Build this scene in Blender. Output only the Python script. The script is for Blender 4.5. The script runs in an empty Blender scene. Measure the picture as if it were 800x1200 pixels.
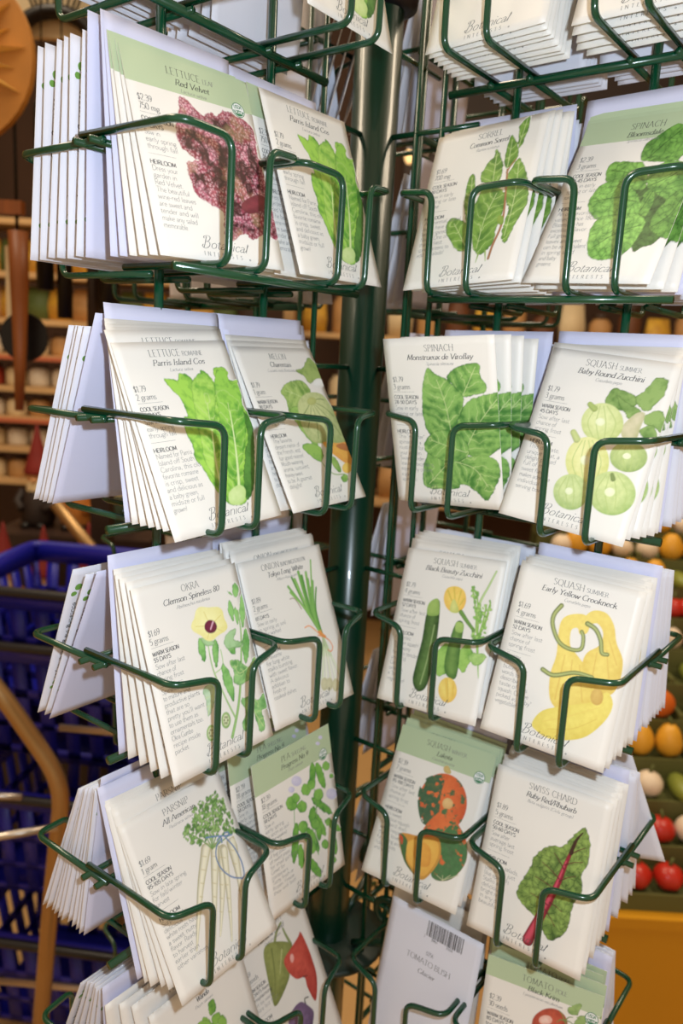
import bpy, bmesh, math, random
import numpy as np
from mathutils import Vector, Matrix

random.seed(7)
rng = np.random.default_rng(11)
scene = bpy.context.scene
COL = scene.collection

def lin(c):
    return tuple((x / 255 / 12.92) if x / 255 <= 0.04045 else ((x / 255 + 0.055) / 1.055) ** 2.4 for x in c)

# ------------------------------------------------------------------ camera
CAM = Vector((-0.005, -0.67164, -0.11169))
RIGHT = Vector((0.9984162, 0.01689476, 0.0536624))
UP = Vector((-0.05591608, 0.19282981, 0.97963772))
FWD = Vector((-0.00620304, 0.98108676, -0.1934691))
cd = bpy.data.cameras.new('camera')
cd.sensor_fit = 'VERTICAL'
cd.sensor_height = 36.0
cd.sensor_width = 24.0
cd.lens = 922.92 * 36 / 1200
cd.clip_start = 0.02
cd.dof.use_dof = True
cd.dof.focus_distance = 0.47
cd.dof.aperture_fstop = 7.5
cam = bpy.data.objects.new('camera', cd)
COL.objects.link(cam)
M = Matrix.Identity(4)
for i, v in enumerate((RIGHT, UP, -FWD)):
    for j in range(3):
        M[j][i] = v[j]
M.translation = CAM
cam.matrix_world = M
scene.camera = cam

# ------------------------------------------------------------------ light
w = bpy.data.worlds.new('store_light')
scene.world = w
w.use_nodes = True
bg = w.node_tree.nodes['Background']
bg.inputs['Color'].default_value = (1.0, 0.74, 0.48, 1)
bg.inputs['Strength'].default_value = 0.48

# the flash of the camera that took the picture, just above and to the right of its lens
fl = bpy.data.lights.new('camera_flash', 'POINT')
fl.energy = 8.2
fl.color = (0.74, 0.87, 1.0)
fl.shadow_soft_size = 0.010
flo = bpy.data.objects.new('camera_flash', fl)
flo.location = CAM + RIGHT * 0.050 + UP * 0.046 + FWD * 0.01
COL.objects.link(flo)

def shop_lamp(x, y, z, sx, sy, e):
    a = bpy.data.lights.new('ceiling_lamp', 'AREA')
    a.shape = 'RECTANGLE'; a.size = sx; a.size_y = sy
    a.energy = e; a.color = (1.0, 0.82, 0.60)
    o = bpy.data.objects.new('ceiling_lamp', a)
    o.location = (x, y, z)
    COL.objects.link(o)
shop_lamp(-1.1, 0.1, 1.75, 0.4, 1.4, 22)
shop_lamp(1.2, 0.4, 1.75, 0.4, 1.4, 20)
shop_lamp(-0.6, 1.5, 1.9, 1.2, 0.4, 22)

scene.view_settings.view_transform = 'Standard'
scene.view_settings.look = 'None'
scene.view_settings.gamma = 1.0
scene.view_settings.use_curve_mapping = False
scene.view_settings.exposure = 0.2

# ------------------------------------------------------------------ helpers
def mat(name, c, rough=0.5, spec=0.5, metal=0.0, var=0.0, scale=20.0, bump=0.0, coat=0.0, stretch=None, c2=None):
    m = bpy.data.materials.new(name)
    m.use_nodes = True
    nt = m.node_tree
    p = nt.nodes['Principled BSDF']
    c = lin(c)
    p.inputs['Base Color'].default_value = (*c, 1)
    p.inputs['Roughness'].default_value = rough
    p.inputs['Specular IOR Level'].default_value = spec
    p.inputs['Metallic'].default_value = metal
    p.inputs['Coat Weight'].default_value = coat
    if var or bump or c2:
        tc = nt.nodes.new('ShaderNodeTexCoord')
        mp = nt.nodes.new('ShaderNodeMapping')
        if stretch: mp.inputs['Scale'].default_value = stretch
        nz = nt.nodes.new('ShaderNodeTexNoise')
        nz.inputs['Scale'].default_value = scale
        nz.inputs['Detail'].default_value = 5
        nt.links.new(tc.outputs['Object'], mp.inputs['Vector'])
        nt.links.new(mp.outputs['Vector'], nz.inputs['Vector'])
        cr = nt.nodes.new('ShaderNodeValToRGB')
        cr.color_ramp.elements[0].position = 0.32
        cr.color_ramp.elements[1].position = 0.68
        d = lin(c2) if c2 else tuple(x * (1 - var) for x in c)
        cr.color_ramp.elements[0].color = (*d, 1)
        cr.color_ramp.elements[1].color = (*c, 1)
        nt.links.new(nz.outputs['Fac'], cr.inputs['Fac'])
        nt.links.new(cr.outputs['Color'], p.inputs['Base Color'])
        if bump:
            b = nt.nodes.new('ShaderNodeBump')
            b.inputs['Strength'].default_value = bump
            b.inputs['Distance'].default_value = 0.002
            nt.links.new(nz.outputs['Fac'], b.inputs['Height'])
            nt.links.new(b.outputs['Normal'], p.inputs['Normal'])
    return m

def link(name, me, parent=None, loc=None):
    o = bpy.data.objects.new(name, me)
    COL.objects.link(o)
    if parent is not None: o.parent = parent
    if loc is not None: o.location = loc
    return o

def empty(name, loc=(0, 0, 0)):
    o = bpy.data.objects.new(name, None)
    o.empty_display_size = 0.02
    o.location = loc
    COL.objects.link(o)
    return o

def tag(o, label=None, cat=None, group=None, kind=None):
    if label: o['label'] = label
    if cat: o['category'] = cat
    if group: o['group'] = group
    if kind: o['kind'] = kind
    return o

def mesh(name, V, F, m=None, smooth=False):
    me = bpy.data.meshes.new(name)
    me.from_pydata([tuple(v) for v in V], [], F)
    if m: me.materials.append(m)
    if smooth: me.polygons.foreach_set('use_smooth', [True] * len(me.polygons))
    me.update()
    return me

class MB:
    """collects shapes for one mesh"""
    def __init__(s): s.V = []; s.F = []
    def add(s, V, F):
        n = len(s.V); s.V += [Vector(v) for v in V]; s.F += [tuple(i + n for i in f) for f in F]; return s
    def box(s, x0, x1, y0, y1, z0, z1, M=None):
        V = [Vector((x, y, z)) for x in (x0, x1) for y in (y0, y1) for z in (z0, z1)]
        if M is not None: V = [M @ v for v in V]
        return s.add(V, [(0, 1, 3, 2), (4, 6, 7, 5), (0, 4, 5, 1), (2, 3, 7, 6), (0, 2, 6, 4), (1, 5, 7, 3)])
    def tube(s, pts, r, n=8, cap=True):
        P = [Vector(p) for p in pts]
        rs = r if isinstance(r, (list, tuple)) else [r] * len(P)
        T = []
        for i in range(len(P)):
            a = P[max(i - 1, 0)]; b = P[min(i + 1, len(P) - 1)]
            T.append((b - a).normalized())
        ref = Vector((0, 0, 1)) if abs(T[0].z) < 0.9 else Vector((1, 0, 0))
        nx = T[0].cross(ref).normalized()
        V = []
        for i, p in enumerate(P):
            nx = (nx - T[i] * nx.dot(T[i])).normalized()
            ny = T[i].cross(nx)
            for k in range(n):
                a = 2 * math.pi * k / n
                V.append(p + (nx * math.cos(a) + ny * math.sin(a)) * rs[i])
        F = []
        for i in range(len(P) - 1):
            for k in range(n):
                k2 = (k + 1) % n
                F.append((i * n + k, i * n + k2, (i + 1) * n + k2, (i + 1) * n + k))
        if cap:
            F.append(tuple(range(n - 1, -1, -1)))
            F.append(tuple((len(P) - 1) * n + k for k in range(n)))
        return s.add(V, F)
    def lathe(s, prof, n=20, c=(0, 0, 0)):
        c = Vector(c); V = []; F = []
        for r, z in prof:
            for k in range(n):
                a = 2 * math.pi * k / n
                V.append(c + Vector((r * math.cos(a), r * math.sin(a), z)))
        for i in range(len(prof) - 1):
            for k in range(n):
                k2 = (k + 1) % n
                F.append((i * n + k, i * n + k2, (i + 1) * n + k2, (i + 1) * n + k))
        F.append(tuple(range(n - 1, -1, -1))); F.append(tuple((len(prof) - 1) * n + k for k in range(n)))
        return s.add(V, F)
    def blob(s, c, rx, ry, rz, n=12, m=7, f=None):
        c = Vector(c); V = []; F = []
        for i in range(1, m):
            th = math.pi * i / m
            for k in range(n):
                a = 2 * math.pi * k / n
                q = f(a, th) if f else 1
                V.append(c + Vector((rx * math.sin(th) * math.cos(a) * q, ry * math.sin(th) * math.sin(a) * q, rz * math.cos(th))))
        for i in range(m - 2):
            for k in range(n):
                k2 = (k + 1) % n
                F.append((i * n + k, (i + 1) * n + k, (i + 1) * n + k2, i * n + k2))
        V += [c + Vector((0, 0, rz * .97)), c - Vector((0, 0, rz * .97))]
        t = len(V) - 2
        for k in range(n):
            k2 = (k + 1) % n
            F.append((t, k, k2)); F.append((t + 1, (m - 2) * n + k2, (m - 2) * n + k))
        return s.add(V, F)
    def me(s, name, m, smooth=True): return mesh(name, s.V, s.F, m, smooth)
    def build(s, name, m, parent=None, smooth=True, loc=None): return link(name, s.me(name, m, smooth), parent, loc)

def fillet(pts, rad, n=5):
    """polyline with rounded corners"""
    P = [Vector(p) for p in pts]
    R = rad if isinstance(rad, (list, tuple)) else [rad] * len(P)
    out = [P[0]]
    for i in range(1, len(P) - 1):
        a = P[i - 1] - P[i]; b = P[i + 1] - P[i]
        r = min(R[i], a.length * .48, b.length * .48)
        p0 = P[i] + a.normalized() * r; p1 = P[i] + b.normalized() * r
        for k in range(n + 1):
            t = k / n
            out.append(p0 * (1 - t) ** 2 + P[i] * 2 * t * (1 - t) + p1 * t ** 2)
    out.append(P[-1])
    return out

# ------------------------------------------------------------------ materials
GREEN = mat('green_powder_coat', (5, 66, 42), rough=0.22, spec=0.6, coat=0.3)
POLE = mat('dark_green_pole_paint', (3, 46, 30), rough=0.3, spec=0.5, coat=0.3)
BLACKP = mat('black_plastic', (22, 20, 24), rough=0.35)
PAPER_C = (238, 234, 226)
PAPER = mat('coated_paper_front', PAPER_C, rough=0.42, spec=0.35)
BACKP = mat('lavender_white_paper_back', (228, 229, 240), rough=0.55, spec=0.3)
CARD = mat('plain_pale_card', (214, 215, 238), rough=0.6, spec=0.25)
BAND = mat('sage_green_ink', (186, 203, 166), rough=0.42, spec=0.35)
INK = mat('charcoal_ink', (84, 84, 84), rough=0.5)
INK2 = mat('grey_ink', (126, 126, 126), rough=0.5)
INKB = mat('black_ink', (54, 54, 58), rough=0.5)
TINT = mat('pale_blue_ink', (204, 221, 240), rough=0.5)
LEAFINK = mat('leaf_green_ink', (110, 160, 70), rough=0.5)
SEALW = mat('white_ink', (236, 238, 236), rough=0.45)
SEALG = mat('seal_green_ink', (52, 128, 84), rough=0.45)
PRINT = bpy.data.materials.new('four_colour_print')
PRINT.use_nodes = True
_p = PRINT.node_tree.nodes['Principled BSDF']
_a = PRINT.node_tree.nodes.new('ShaderNodeVertexColor'); _a.layer_name = 'ink'
PRINT.node_tree.links.new(_a.outputs['Color'], _p.inputs['Base Color'])
_p.inputs['Roughness'].default_value = 0.42
_p.inputs['Specular IOR Level'].default_value = 0.35

# ------------------------------------------------------------------ the room
FZ = -1.5
def struct(name, b, m):
    return tag(b.build(name, m, smooth=False), kind='structure')
FLOORM = mat('tan_shop_floor', (206, 166, 110), rough=0.45, var=0.12, scale=3)
WALLM = mat('dark_brown_store_wall', (70, 46, 30), rough=0.8, var=0.35, scale=2.5)
WALLT = mat('tan_store_wall', (168, 126, 78), rough=0.8, var=0.2, scale=2)
struct('floor', MB().box(-3.0, 3.0, -1.6, 3.4, FZ - .05, FZ), FLOORM)
struct('wall_back', MB().box(-3.0, 3.0, 3.4, 3.5, FZ, 2.2), WALLM)
struct('wall_left', MB().box(-3.1, -3.0, -1.6, 3.5, FZ, 2.2), WALLT)
struct('wall_right', MB().box(3.0, 3.1, -1.6, 3.5, FZ, 2.2), WALLT)

WOOD = mat('warm_brown_wood', (150, 84, 36), rough=0.45, var=0.35, scale=9, stretch=(6, 6, .6))
TANW = mat('tan_shelf_wood', (216, 178, 126), rough=0.6, var=0.25, scale=8, stretch=(.5, 4, 4))
DARKW = mat('dark_stained_wood', (46, 28, 20), rough=0.5, var=0.3, scale=8)
GOLDW = mat('golden_carved_wood', (244, 196, 104), rough=0.45, var=0.22, scale=14, stretch=(1, 1, 5))
GOLDD = mat('deep_golden_carved_wood', (198, 134, 54), rough=0.5, var=0.2, scale=14)
BLACKM = mat('black_metal', (20, 17, 16), rough=0.4, metal=0.3)
CREAM = mat('cream_paint', (228, 208, 168), rough=0.6, var=0.1)

# far shelving units: uprights, boards, goods
def shelf_unit(name, x0, x1, y, zs, depth, bm_, um, label):
    t = tag(empty(name, (x0, y, FZ)), label, 'shelf')
    for x in (x0, x1 - .04):
        MB().box(x - x0, x - x0 + .04, -.02, depth, 0, zs[-1] + .5 - FZ).build('shelf_upright', um, t, smooth=False)
    for z in zs:
        MB().box(.04, x1 - x0 - .04, -.01, depth, z - FZ - .02, z - FZ).build('shelf_board', bm_, t, smooth=False)
    return t
REDEDGE = mat('red_price_strip', (190, 104, 72), rough=0.6)
goods_cols = {'cream': CREAM, 'white': mat('off_white_carton', (232, 222, 204), rough=.6, var=.1),
  'yellow': mat('yellow_carton', (226, 182, 60), rough=.6, var=.2, scale=30, c2=(190, 140, 60)),
  'red': mat('brick_red_carton', (172, 62, 44), rough=.6, var=.2),
  'tan': mat('tan_carton', (196, 150, 96), rough=.6, var=.2), 'green': mat('leaf_green_carton', (92, 112, 58), rough=.6, var=.2),
  'brown': mat('brown_carton', (110, 66, 38), rough=.6, var=.2)}
LID = mat('dark_tin_lid', (60, 44, 34), rough=.4)

def goods_mesh(kind, w_, h_):
    b = MB()
    if kind == 'jar':
        b.lathe([(w_ * .46, 0), (w_ * .5, .01), (w_ * .5, h_ * .72), (w_ * .36, h_ * .84), (w_ * .36, h_ * .9)], 12)
    elif kind == 'pouch':
        b.add([(-w_ / 2, -.02, 0), (w_ / 2, -.02, 0), (w_ / 2, .02, 0), (-w_ / 2, .02, 0), (-w_ * .55, -.026, h_ * .45), (w_ * .55, -.026, h_ * .45), (w_ * .55, .026, h_ * .45), (-w_ * .55, .026, h_ * .45), (-w_ * .46, -.003, h_), (w_ * .46, -.003, h_), (w_ * .46, .003, h_), (-w_ * .46, .003, h_)],
              [(3, 2, 1, 0), (0, 1, 5, 4), (1, 2, 6, 5), (2, 3, 7, 6), (3, 0, 4, 7), (4, 5, 9, 8), (5, 6, 10, 9), (6, 7, 11, 10), (7, 4, 8, 11), (8, 9, 10, 11)])
    return b

_gm = {}
def goods(kind, colour, x, y, z, w_, h_, label, cat, group):
    key = (kind, colour, w_, h_)
    if key not in _gm:
        _gm[key] = goods_mesh(kind, w_, h_).me('storage_jar' if kind == 'jar' else 'stand_up_pouch', goods_cols[colour])
        if kind == 'jar':
            _gm[key + ('lid',)] = MB().lathe([(w_ * .4, 0), (w_ * .4, h_ * .1), (w_ * .36, h_ * .12)], 12).me('lid', LID)
    o = link('storage_jar' if kind == 'jar' else 'stand_up_pouch', _gm[key], None, (x, y, z))
    if kind == 'jar': link('lid', _gm[key + ('lid',)], o, (0, 0, h_ * .9))
    tag(o, label, cat, group)

# left background rack of goods seen past the packets' outer edge
Z = [-.62, -.50, -.39, -.28, -.165, -.04, .12, .30]
shelf_unit('goods_shelf', -1.62, -.36, 2.2, Z, .22, TANW, DARKW, 'blurred wooden goods shelf with red shelf strips behind the gnomes at left')
for z in (Z[2], Z[4]):
    tag(MB().box(-1.57, -.41, 2.175, 2.188, z - .020, z - .006).build('shelf_strip', REDEDGE, bpy.data.objects['goods_shelf'], smooth=False))
for o in [o for o in bpy.data.objects if o.name.startswith('shelf_strip')]:
    o.location = -Vector((-1.62, 2.2, FZ))
NTH = ['first', 'second', 'third', 'fourth', 'fifth', 'sixth', 'seventh', 'eighth', 'ninth', 'tenth', 'eleventh', 'twelfth', 'thirteenth', 'fourteenth', 'fifteenth']
names_l = ['lowest', 'second', 'third', 'fourth', 'fifth', 'sixth', 'top']
for r, z in enumerate(Z[:-1]):
    for i in range(13):
        x = -1.50 + i * .085
        c = ['white', 'cream', 'tan', 'white', 'white', 'red', 'cream'][(i * 3 + r * 2) % 7] if r < 5 else ['yellow', 'green', 'yellow', 'tan'][(i + r) % 4]
        h_ = min(.075 if r < 5 else .115, Z[r + 1] - z - .04)
        goods('pouch' if r >= 5 else 'jar', c, x, 2.255, z, .078, round(h_, 3),
              '%s item from the left, %s %s, %s board of left goods shelf' % (NTH[i], c, 'pouch' if r >= 5 else 'jar', names_l[r]), 'pouch' if r >= 5 else 'jar', '%s %s on %s left shelf board' % (c, 'pouches' if r >= 5 else 'jars', names_l[r]))

# right background shelf seen between the pocket rows
Z2 = [-.70, -.34, -.02, .34]
shelf_unit('wooden_wall_shelf', -.30, 1.62, 2.6, Z2, .30, TANW, TANW, 'blurred tan wooden wall shelf behind the right half of the rack')
for r, z in enumerate(Z2[:-1]):
    for i in range(15):
        x = -.18 + i * .118
        c = ['tan', 'cream', 'brown', 'tan', 'yellow', 'brown'][(i * 5 + r * 2) % 6]
        goods('jar' if i % 3 else 'pouch', c, x, 2.69, z, .09, [.13, .17][i % 2],
              '%s item from the left, %s %s, %s board of tan wall shelf' % (NTH[i], c, 'jar' if i % 3 else 'pouch', ['bottom', 'middle', 'upper'][r]), 'jar' if i % 3 else 'pouch', '%s %s on %s wall shelf board' % (c, 'jars' if i % 3 else 'pouches', ['bottom', 'middle', 'upper'][r]))

# string of warm bulbs high on the dark wall
BULB = bpy.data.materials.new('warm_bulb_glass'); BULB.use_nodes = True
_b = BULB.node_tree.nodes['Principled BSDF']; _b.inputs['Base Color'].default_value = (1, .7, .35, 1)
_b.inputs['Emission Color'].default_value = (1, .62, .25, 1); _b.inputs['Emission Strength'].default_value = 1.2
t = tag(empty('string_light', (.2, 3.3, .9)), 'string of small warm bulbs along the dark wall behind the rack', 'light')
wire = MB(); pts = []
for i in range(21):
    x = i * .075; z = -.06 - .09 * math.sin(i * 1.3) ** 2 + .05 * math.sin(i * .7)
    pts.append((x, .05, z + .05))
    MB().blob((x, .05, z), .022, .022, .034, 8, 6).build('bulb', BULB, t)
wire.tube(pts, .004, 5).build('cable', BLACKM, t)
MB().box(-.02, 1.6, .06, .095, -.4, .35).build('backing_board', DARKW, t, smooth=False)

# carved sun plaque, black chimes, brown wooden chime at the upper left
sx, sy, sz = -.714, .75, .348
t = tag(empty('sun_plaque', (sx, sy, sz)), 'round golden wooden plaque with carved sun rays, cut by the left edge', 'plaque')
def disc(rad, y0, y1, n=40):
    V = [(rad * math.cos(2 * math.pi * k / n), y0, rad * math.sin(2 * math.pi * k / n)) for k in range(n)] + [(rad * math.cos(2 * math.pi * k / n), y1, rad * math.sin(2 * math.pi * k / n)) for k in range(n)]
    F = [tuple(range(n)), tuple(range(2 * n - 1, n - 1, -1))] + [(k, n + k, n + (k + 1) % n, (k + 1) % n) for k in range(n)]
    return V, F
MB().add(*disc(.146, 0, .016)).build('disc', GOLDD, t, smooth=False)
raym = None
for ring, (r0, r1, wd, off) in enumerate([(.045, .138, .24, 0), (.05, .118, .2, .5)]):
    for k in range(12):
        a = 2 * math.pi * (k + off) / 12 + .1
        def pp(r, da, y): return (r * math.cos(a + da), y, r * math.sin(a + da))
        V = [pp(r0, -wd * .9, -.001), pp(r0, wd * .9, -.001), pp(r1, 0, -.001), pp((r0 + r1) / 2, 0, -.020 + ring * .006), pp(r0, 0, -.020)]
        MB().add(V, [(0, 3, 4), (0, 2, 3), (2, 1, 3), (1, 4, 3)]).build('ray', GOLDW, t, smooth=False)
MB().blob((0, -.004, 0), .052, .018, .052, 18, 9).build('face', GOLDW, t)
MB().blob((0, -.022, -.002), .008, .008, .014).build('nose', GOLDW, t)
for s_ in (-1, 1): MB().blob((s_ * .018, -.019, .014), .008, .004, .005).build('eye', GOLDD, t)
MB().tube([(-.018, -.019, -.02), (0, -.021, -.026), (.018, -.019, -.02)], .003, 6).build('mouth', GOLDD, t)

def chime(name, x, y, ztop, zbot, m, r, label):
    t = tag(empty(name, (x, y, zbot)), label, 'chime')
    MB().lathe([(r, 0), (r, ztop - zbot), (r * .7, ztop - zbot + .004)], 14).build('tube', m, t)
    MB().tube([(0, 0, ztop - zbot), (0, 0, ztop - zbot + .5)], .0015, 5).build('cord', BLACKM, t)
chime('black_chime', -.588, .84, .30, -.02, BLACKM, .016, 'black hanging chime tube just below the sun plaque')
chime('black_chime', -.552, .84, .25, -.07, BLACKM, .014, 'second black chime tube beside the outermost top packets')
chime('black_chime', -.505, .86, .22, -.16, DARKW, .012, 'thin dark brown chime tube hanging lower behind the packets')
chime('black_chime', -.468, .84, .22, -.05, BLACKM, .018, 'thick black chime tube ending under the top left pocket')
# wooden hanging ornament: tapered post with a crosspiece and a dark disc
t = tag(empty('wooden_hanger', (-.622, .80, -.243)), 'brown wooden hanging post with crosspiece at the left edge', 'ornament')
MB().tube([(-.004, 0, 0), (0, 0, .11), (.002, 0, .235), (.002, 0, .32)], [.0085, .0125, .0175, .019], 8).build('post', WOOD, t)
MB().box(-.08, .012, -.010, .010, .348, .371).build('crosspiece', WOOD, t, smooth=False)
MB().tube([(0, 0, .30), (0, 0, .8)], .003, 6).build('cord', BLACKM, t)
MB().add(*disc(.045, .03, .036, 24)).build('dark_disc', BLACKM, t, smooth=False)
bpy.data.objects['dark_disc'].location = (-.005, 0, .135)
MB().box(-.045, -.018, .05, .06, .14, .30).build('cream_tag', CREAM, t, smooth=False)
# black wire basket with arched rim above
t = tag(empty('wire_basket_ornament', (-.60, .92, .40)), 'black wire basket with radiating wires above the sun plaque', 'basket')
MB().tube([(.075 * math.cos(a), .02, .03 + .06 * math.sin(a)) for a in [math.pi * k / 16 for k in range(17)]], .014, 8).build('rim', BLACKM, t)
for k in range(9):
    a = -.9 + k * .225
    MB().tube([(.05 * math.sin(a), .02, .09), (.16 * math.sin(a), .02, .30)], .0022, 5).build('wire', BLACKM, t)
MB().box(-.13, .10, .035, .05, .05, .35).build('pale_liner', CREAM, t, smooth=False)

# garden gnomes with red hats on the low left display
HAT = mat('dark_red_felt', (134, 32, 26), rough=.7, var=.25, scale=12)
SKIN = mat('painted_face', (214, 160, 110), rough=.55)
BEARD = mat('cream_beard', (226, 204, 160), rough=.7, var=.15, scale=30)
COATS = [mat('dark_red_coat', (120, 30, 24), rough=.6), mat('dark_green_coat', (34, 52, 30), rough=.6), mat('ochre_coat', (176, 108, 36), rough=.6), mat('black_brown_coat', (38, 26, 22), rough=.6)]
gn = dict(
  hat=MB().lathe([(.036, 0), (.038, .008), (.030, .03), (.018, .075), (.006, .125), (.001, .14)], 14).me('hat', HAT),
  head=MB().blob((0, 0, 0), .03, .03, .03, 12, 8).me('head', SKIN),
  nose=MB().blob((0, -.031, -.004), .009, .008, .008, 8, 6).me('nose', SKIN),
  beard=MB().blob((0, -.016, -.036), .028, .02, .042, 12, 8).me('beard', BEARD))
def gnome(x, y, z, s, ci, label):
    t = tag(empty('garden_gnome', (x, y, z)), label, 'gnome')
    t.scale = (s, s, s)
    b = MB().lathe([(.04, 0), (.048, .02), (.046, .06), (.036, .105), (.02, .125)], 14).build('body', COATS[ci], t)
    for s_ in (-1, 1): MB().tube([(s_ * .04, 0, .10), (s_ * .055, -.015, .07), (s_ * .03, -.045, .055)], [.014, .013, .011], 8).build('arm', COATS[ci], t)
    for s_ in (-1, 1): MB().blob((s_ * .022, -.03, .008), .017, .03, .011, 8, 6).build('boot', BLACKM, t)
    for k, z_ in (('head', .138), ('beard', .138), ('nose', .138), ('hat', .150)): link(k, gn[k], t, (0, 0, z_))
GS = [(-.905, 1.34, -.86, .95, 2, 'ochre coated gnome in the front row at the left edge'), (-.79, 1.32, -.86, .95, 0, 'red coated gnome in the middle of the front row'), (-.675, 1.33, -.86, 1.0, 0, 'red coated gnome in the front row beside the dark post'),
  (-.93, 1.64, -.66, 1.05, 3, 'dark coated gnome in the rear row at the left edge'), (-.81, 1.64, -.66, 1.05, 2, 'ochre coated gnome in the rear row'), (-.69, 1.64, -.66, 1.05, 1, 'green coated gnome in the rear row near the post')]
for g in GS: gnome(*g[:5], g[5])
t = tag(empty('display_step', (-1.0, 1.2, FZ)), 'dark lower display block under the front row of gnomes', 'stand')
MB().box(0, .40, 0, .30, 0, -.86 - FZ).build('block', DARKW, t, smooth=False)
t = tag(empty('display_step', (-1.02, 1.51, FZ)), 'dark taller display block under the rear row of gnomes', 'stand')
MB().box(0, .46, 0, .30, 0, -.66 - FZ).build('block', DARKW, t, smooth=False)
t = tag(empty('display_post', (-.585, 1.16, FZ)), 'dark square wooden post right of the gnomes', 'post')
MB().box(-.022, .022, -.022, .022, 0, 1.75).build('shaft', DARKW, t, smooth=False)
MB().box(-.04, .04, -.04, .04, 0, .04).build('foot', DARKW, t, smooth=False)

# blue shopping baskets nested in a chrome cart
BLUE = mat('royal_blue_plastic', (24, 28, 150), rough=0.38)
CHROME = mat('brushed_chrome', (200, 190, 178), rough=0.28, metal=0.9)
CARTT = mat('dull_nickel_tube', (176, 142, 96), rough=0.38, metal=0.75)
def basket_body():
    b = MB()
    H = .23; tp = .035
    def wall(A, B, nrm, cols):
        A = Vector(A); B = Vector(B); nrm = Vector(nrm)
        d = (B - A)
        def P(u, v, o): # v 0 bottom..1 top ; tapered inwards below
            return A + d * u + Vector((0, 0, H * v)) - nrm * (tp * (1 - v)) + nrm * o
        def bar(u0, u1, v0, v1, th=.004):
            V = [P(u, v, o) for o in (-th / 2, th / 2) for (u, v) in ((u0, v0), (u1, v0), (u1, v1), (u0, v1))]
            b.add(V, [(3, 2, 1, 0), (4, 5, 6, 7), (0, 1, 5, 4), (1, 2, 6, 5), (2, 3, 7, 6), (3, 0, 4, 7)])
        bar(0, 1, .84, 1, .008); bar(0, 1, .52, .60); bar(0, 1, .24, .30); bar(0, 1, 0, .07)
        for k in range(cols + 1):
            u = k / cols
            bar(max(0, u - .28 / cols), min(1, u + .28 / cols), 0, .9)
    x, y = .23, .16
    wall((-x, -y, 0), (x, -y, 0), (0, -1, 0), 10); wall((x, y, 0), (-x, y, 0), (0, 1, 0), 10)
    wall((x, -y, 0), (x, y, 0), (1, 0, 0), 7); wall((-x, y, 0), (-x, -y, 0), (-1, 0, 0), 7)
    b.box(-x + tp, x - tp, -y + tp, y - tp, -.002, .004)
    return b
bb = basket_body().me('shopping_basket', BLUE)
rimm = MB().tube(fillet([(-.236, -.166, 0), (.236, -.166, 0), (.236, .166, 0), (-.236, .166, 0), (-.236, -.166, 0)], .03), .010, 8).me('rim', BLUE)
hand = MB().tube(fillet([(-.22, -.184, -.012), (-.22, -.192, .012), (.22, -.192, .012), (.22, -.184, -.012)], .03), .009, 8).me('handle', BLACKP)
def basket(x, y, z, rz, label):
    o = link('shopping_basket', bb, None, (x, y, z)); o.rotation_euler = (0, 0, rz)
    link('rim', rimm, o, (0, 0, .225)); link('handle', hand, o, (0, 0, .225))
    tag(o, label, 'basket')
basket(-.47, .80, -.775, -.12, 'topmost blue plastic shopping basket with black handle, left of the rack')
basket(-.47, .80, -.875, -.12, 'second blue plastic shopping basket nested under the topmost one')
basket(-.46, .79, -1.16, -.10, 'third blue plastic shopping basket down, behind the chrome cart tube')
basket(-.46, .79, -1.46, -.10, 'lowest blue plastic shopping basket in the cart')
t = tag(empty('shopping_cart', (-.45, .60, FZ)), 'metal shopping cart frame of bent tubes around the blue baskets', 'cart')
def ct(name, pts, r, m, rad=.06):
    off = Vector((-.45, .60, FZ))
    MB().tube([p - off for p in fillet([Vector(p) for p in pts], rad, 7)], r, 12).build(name, m, t)
ct('bent_tube', [(-.66, .45, -.47), (-.515, .45, -.648), (-.424, .45, -.79), (-.447, .45, -1.00), (-.49, .45, -1.47)], .0135, CARTT, .05)
ct('bent_tube', [(-.66, 1.06, -.47), (-.515, 1.06, -.648), (-.424, 1.06, -.79), (-.447, 1.06, -1.00), (-.49, 1.06, -1.47)], .0135, CARTT, .05)
ct('cross_rod', [(-.447, .50, -.722), (-.10, .50, -.735)], .006, CHROME)
ct('cross_rod', [(-.64, .42, -.90), (-.43, .44, -.86)], .006, CHROME)
ct('cross_rod', [(-.64, .52, -.865), (-.52, .52, -.862)], .006, CHROME)
ct('cross_rod', [(-.60, .52, -1.22), (-.10, .52, -1.24)], .006, CHROME)
ct('base_rod', [(-.49, .45, -1.47), (-.49, 1.06, -1.47)], .010, CARTT)
ct('base_rod', [(-.49, .45, -1.47), (-.10, .45, -1.47), (-.10, 1.06, -1.47), (-.49, 1.06, -1.47)], .010, CARTT)

# yellow display box with tilted bins of vegetables at the lower right
YEL = mat('mustard_yellow_panel', (206, 146, 16), rough=.5, var=.06, scale=4)
BIN = mat('olive_green_bin', (92, 94, 48), rough=.55)
t = tag(empty('yellow_stand', (.80, .75, FZ)), 'mustard yellow display stand under the vegetable bins at lower right', 'stand')
MB().box(-.34, .34, -.23, .55, 0, .46).build('panel', YEL, t, smooth=False)
MB().box(-.345, .345, -.235, .555, .46, .48).build('top_board', YEL, t, smooth=False)
VEG = {'tomato': mat('tomato_red', (196, 44, 30), rough=.3, var=.2, scale=15), 'squash': mat('squash_yellow', (232, 170, 50), rough=.4, var=.15, scale=15),
       'onion': mat('onion_white', (232, 214, 190), rough=.45, var=.1), 'cucumber': mat('pale_green_skin', (140, 150, 62), rough=.4, var=.3, scale=12), 'pepper': mat('orange_skin', (220, 110, 40), rough=.35, var=.15)}
STEM = mat('dry_green_stem', (90, 96, 46), rough=.7)
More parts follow.
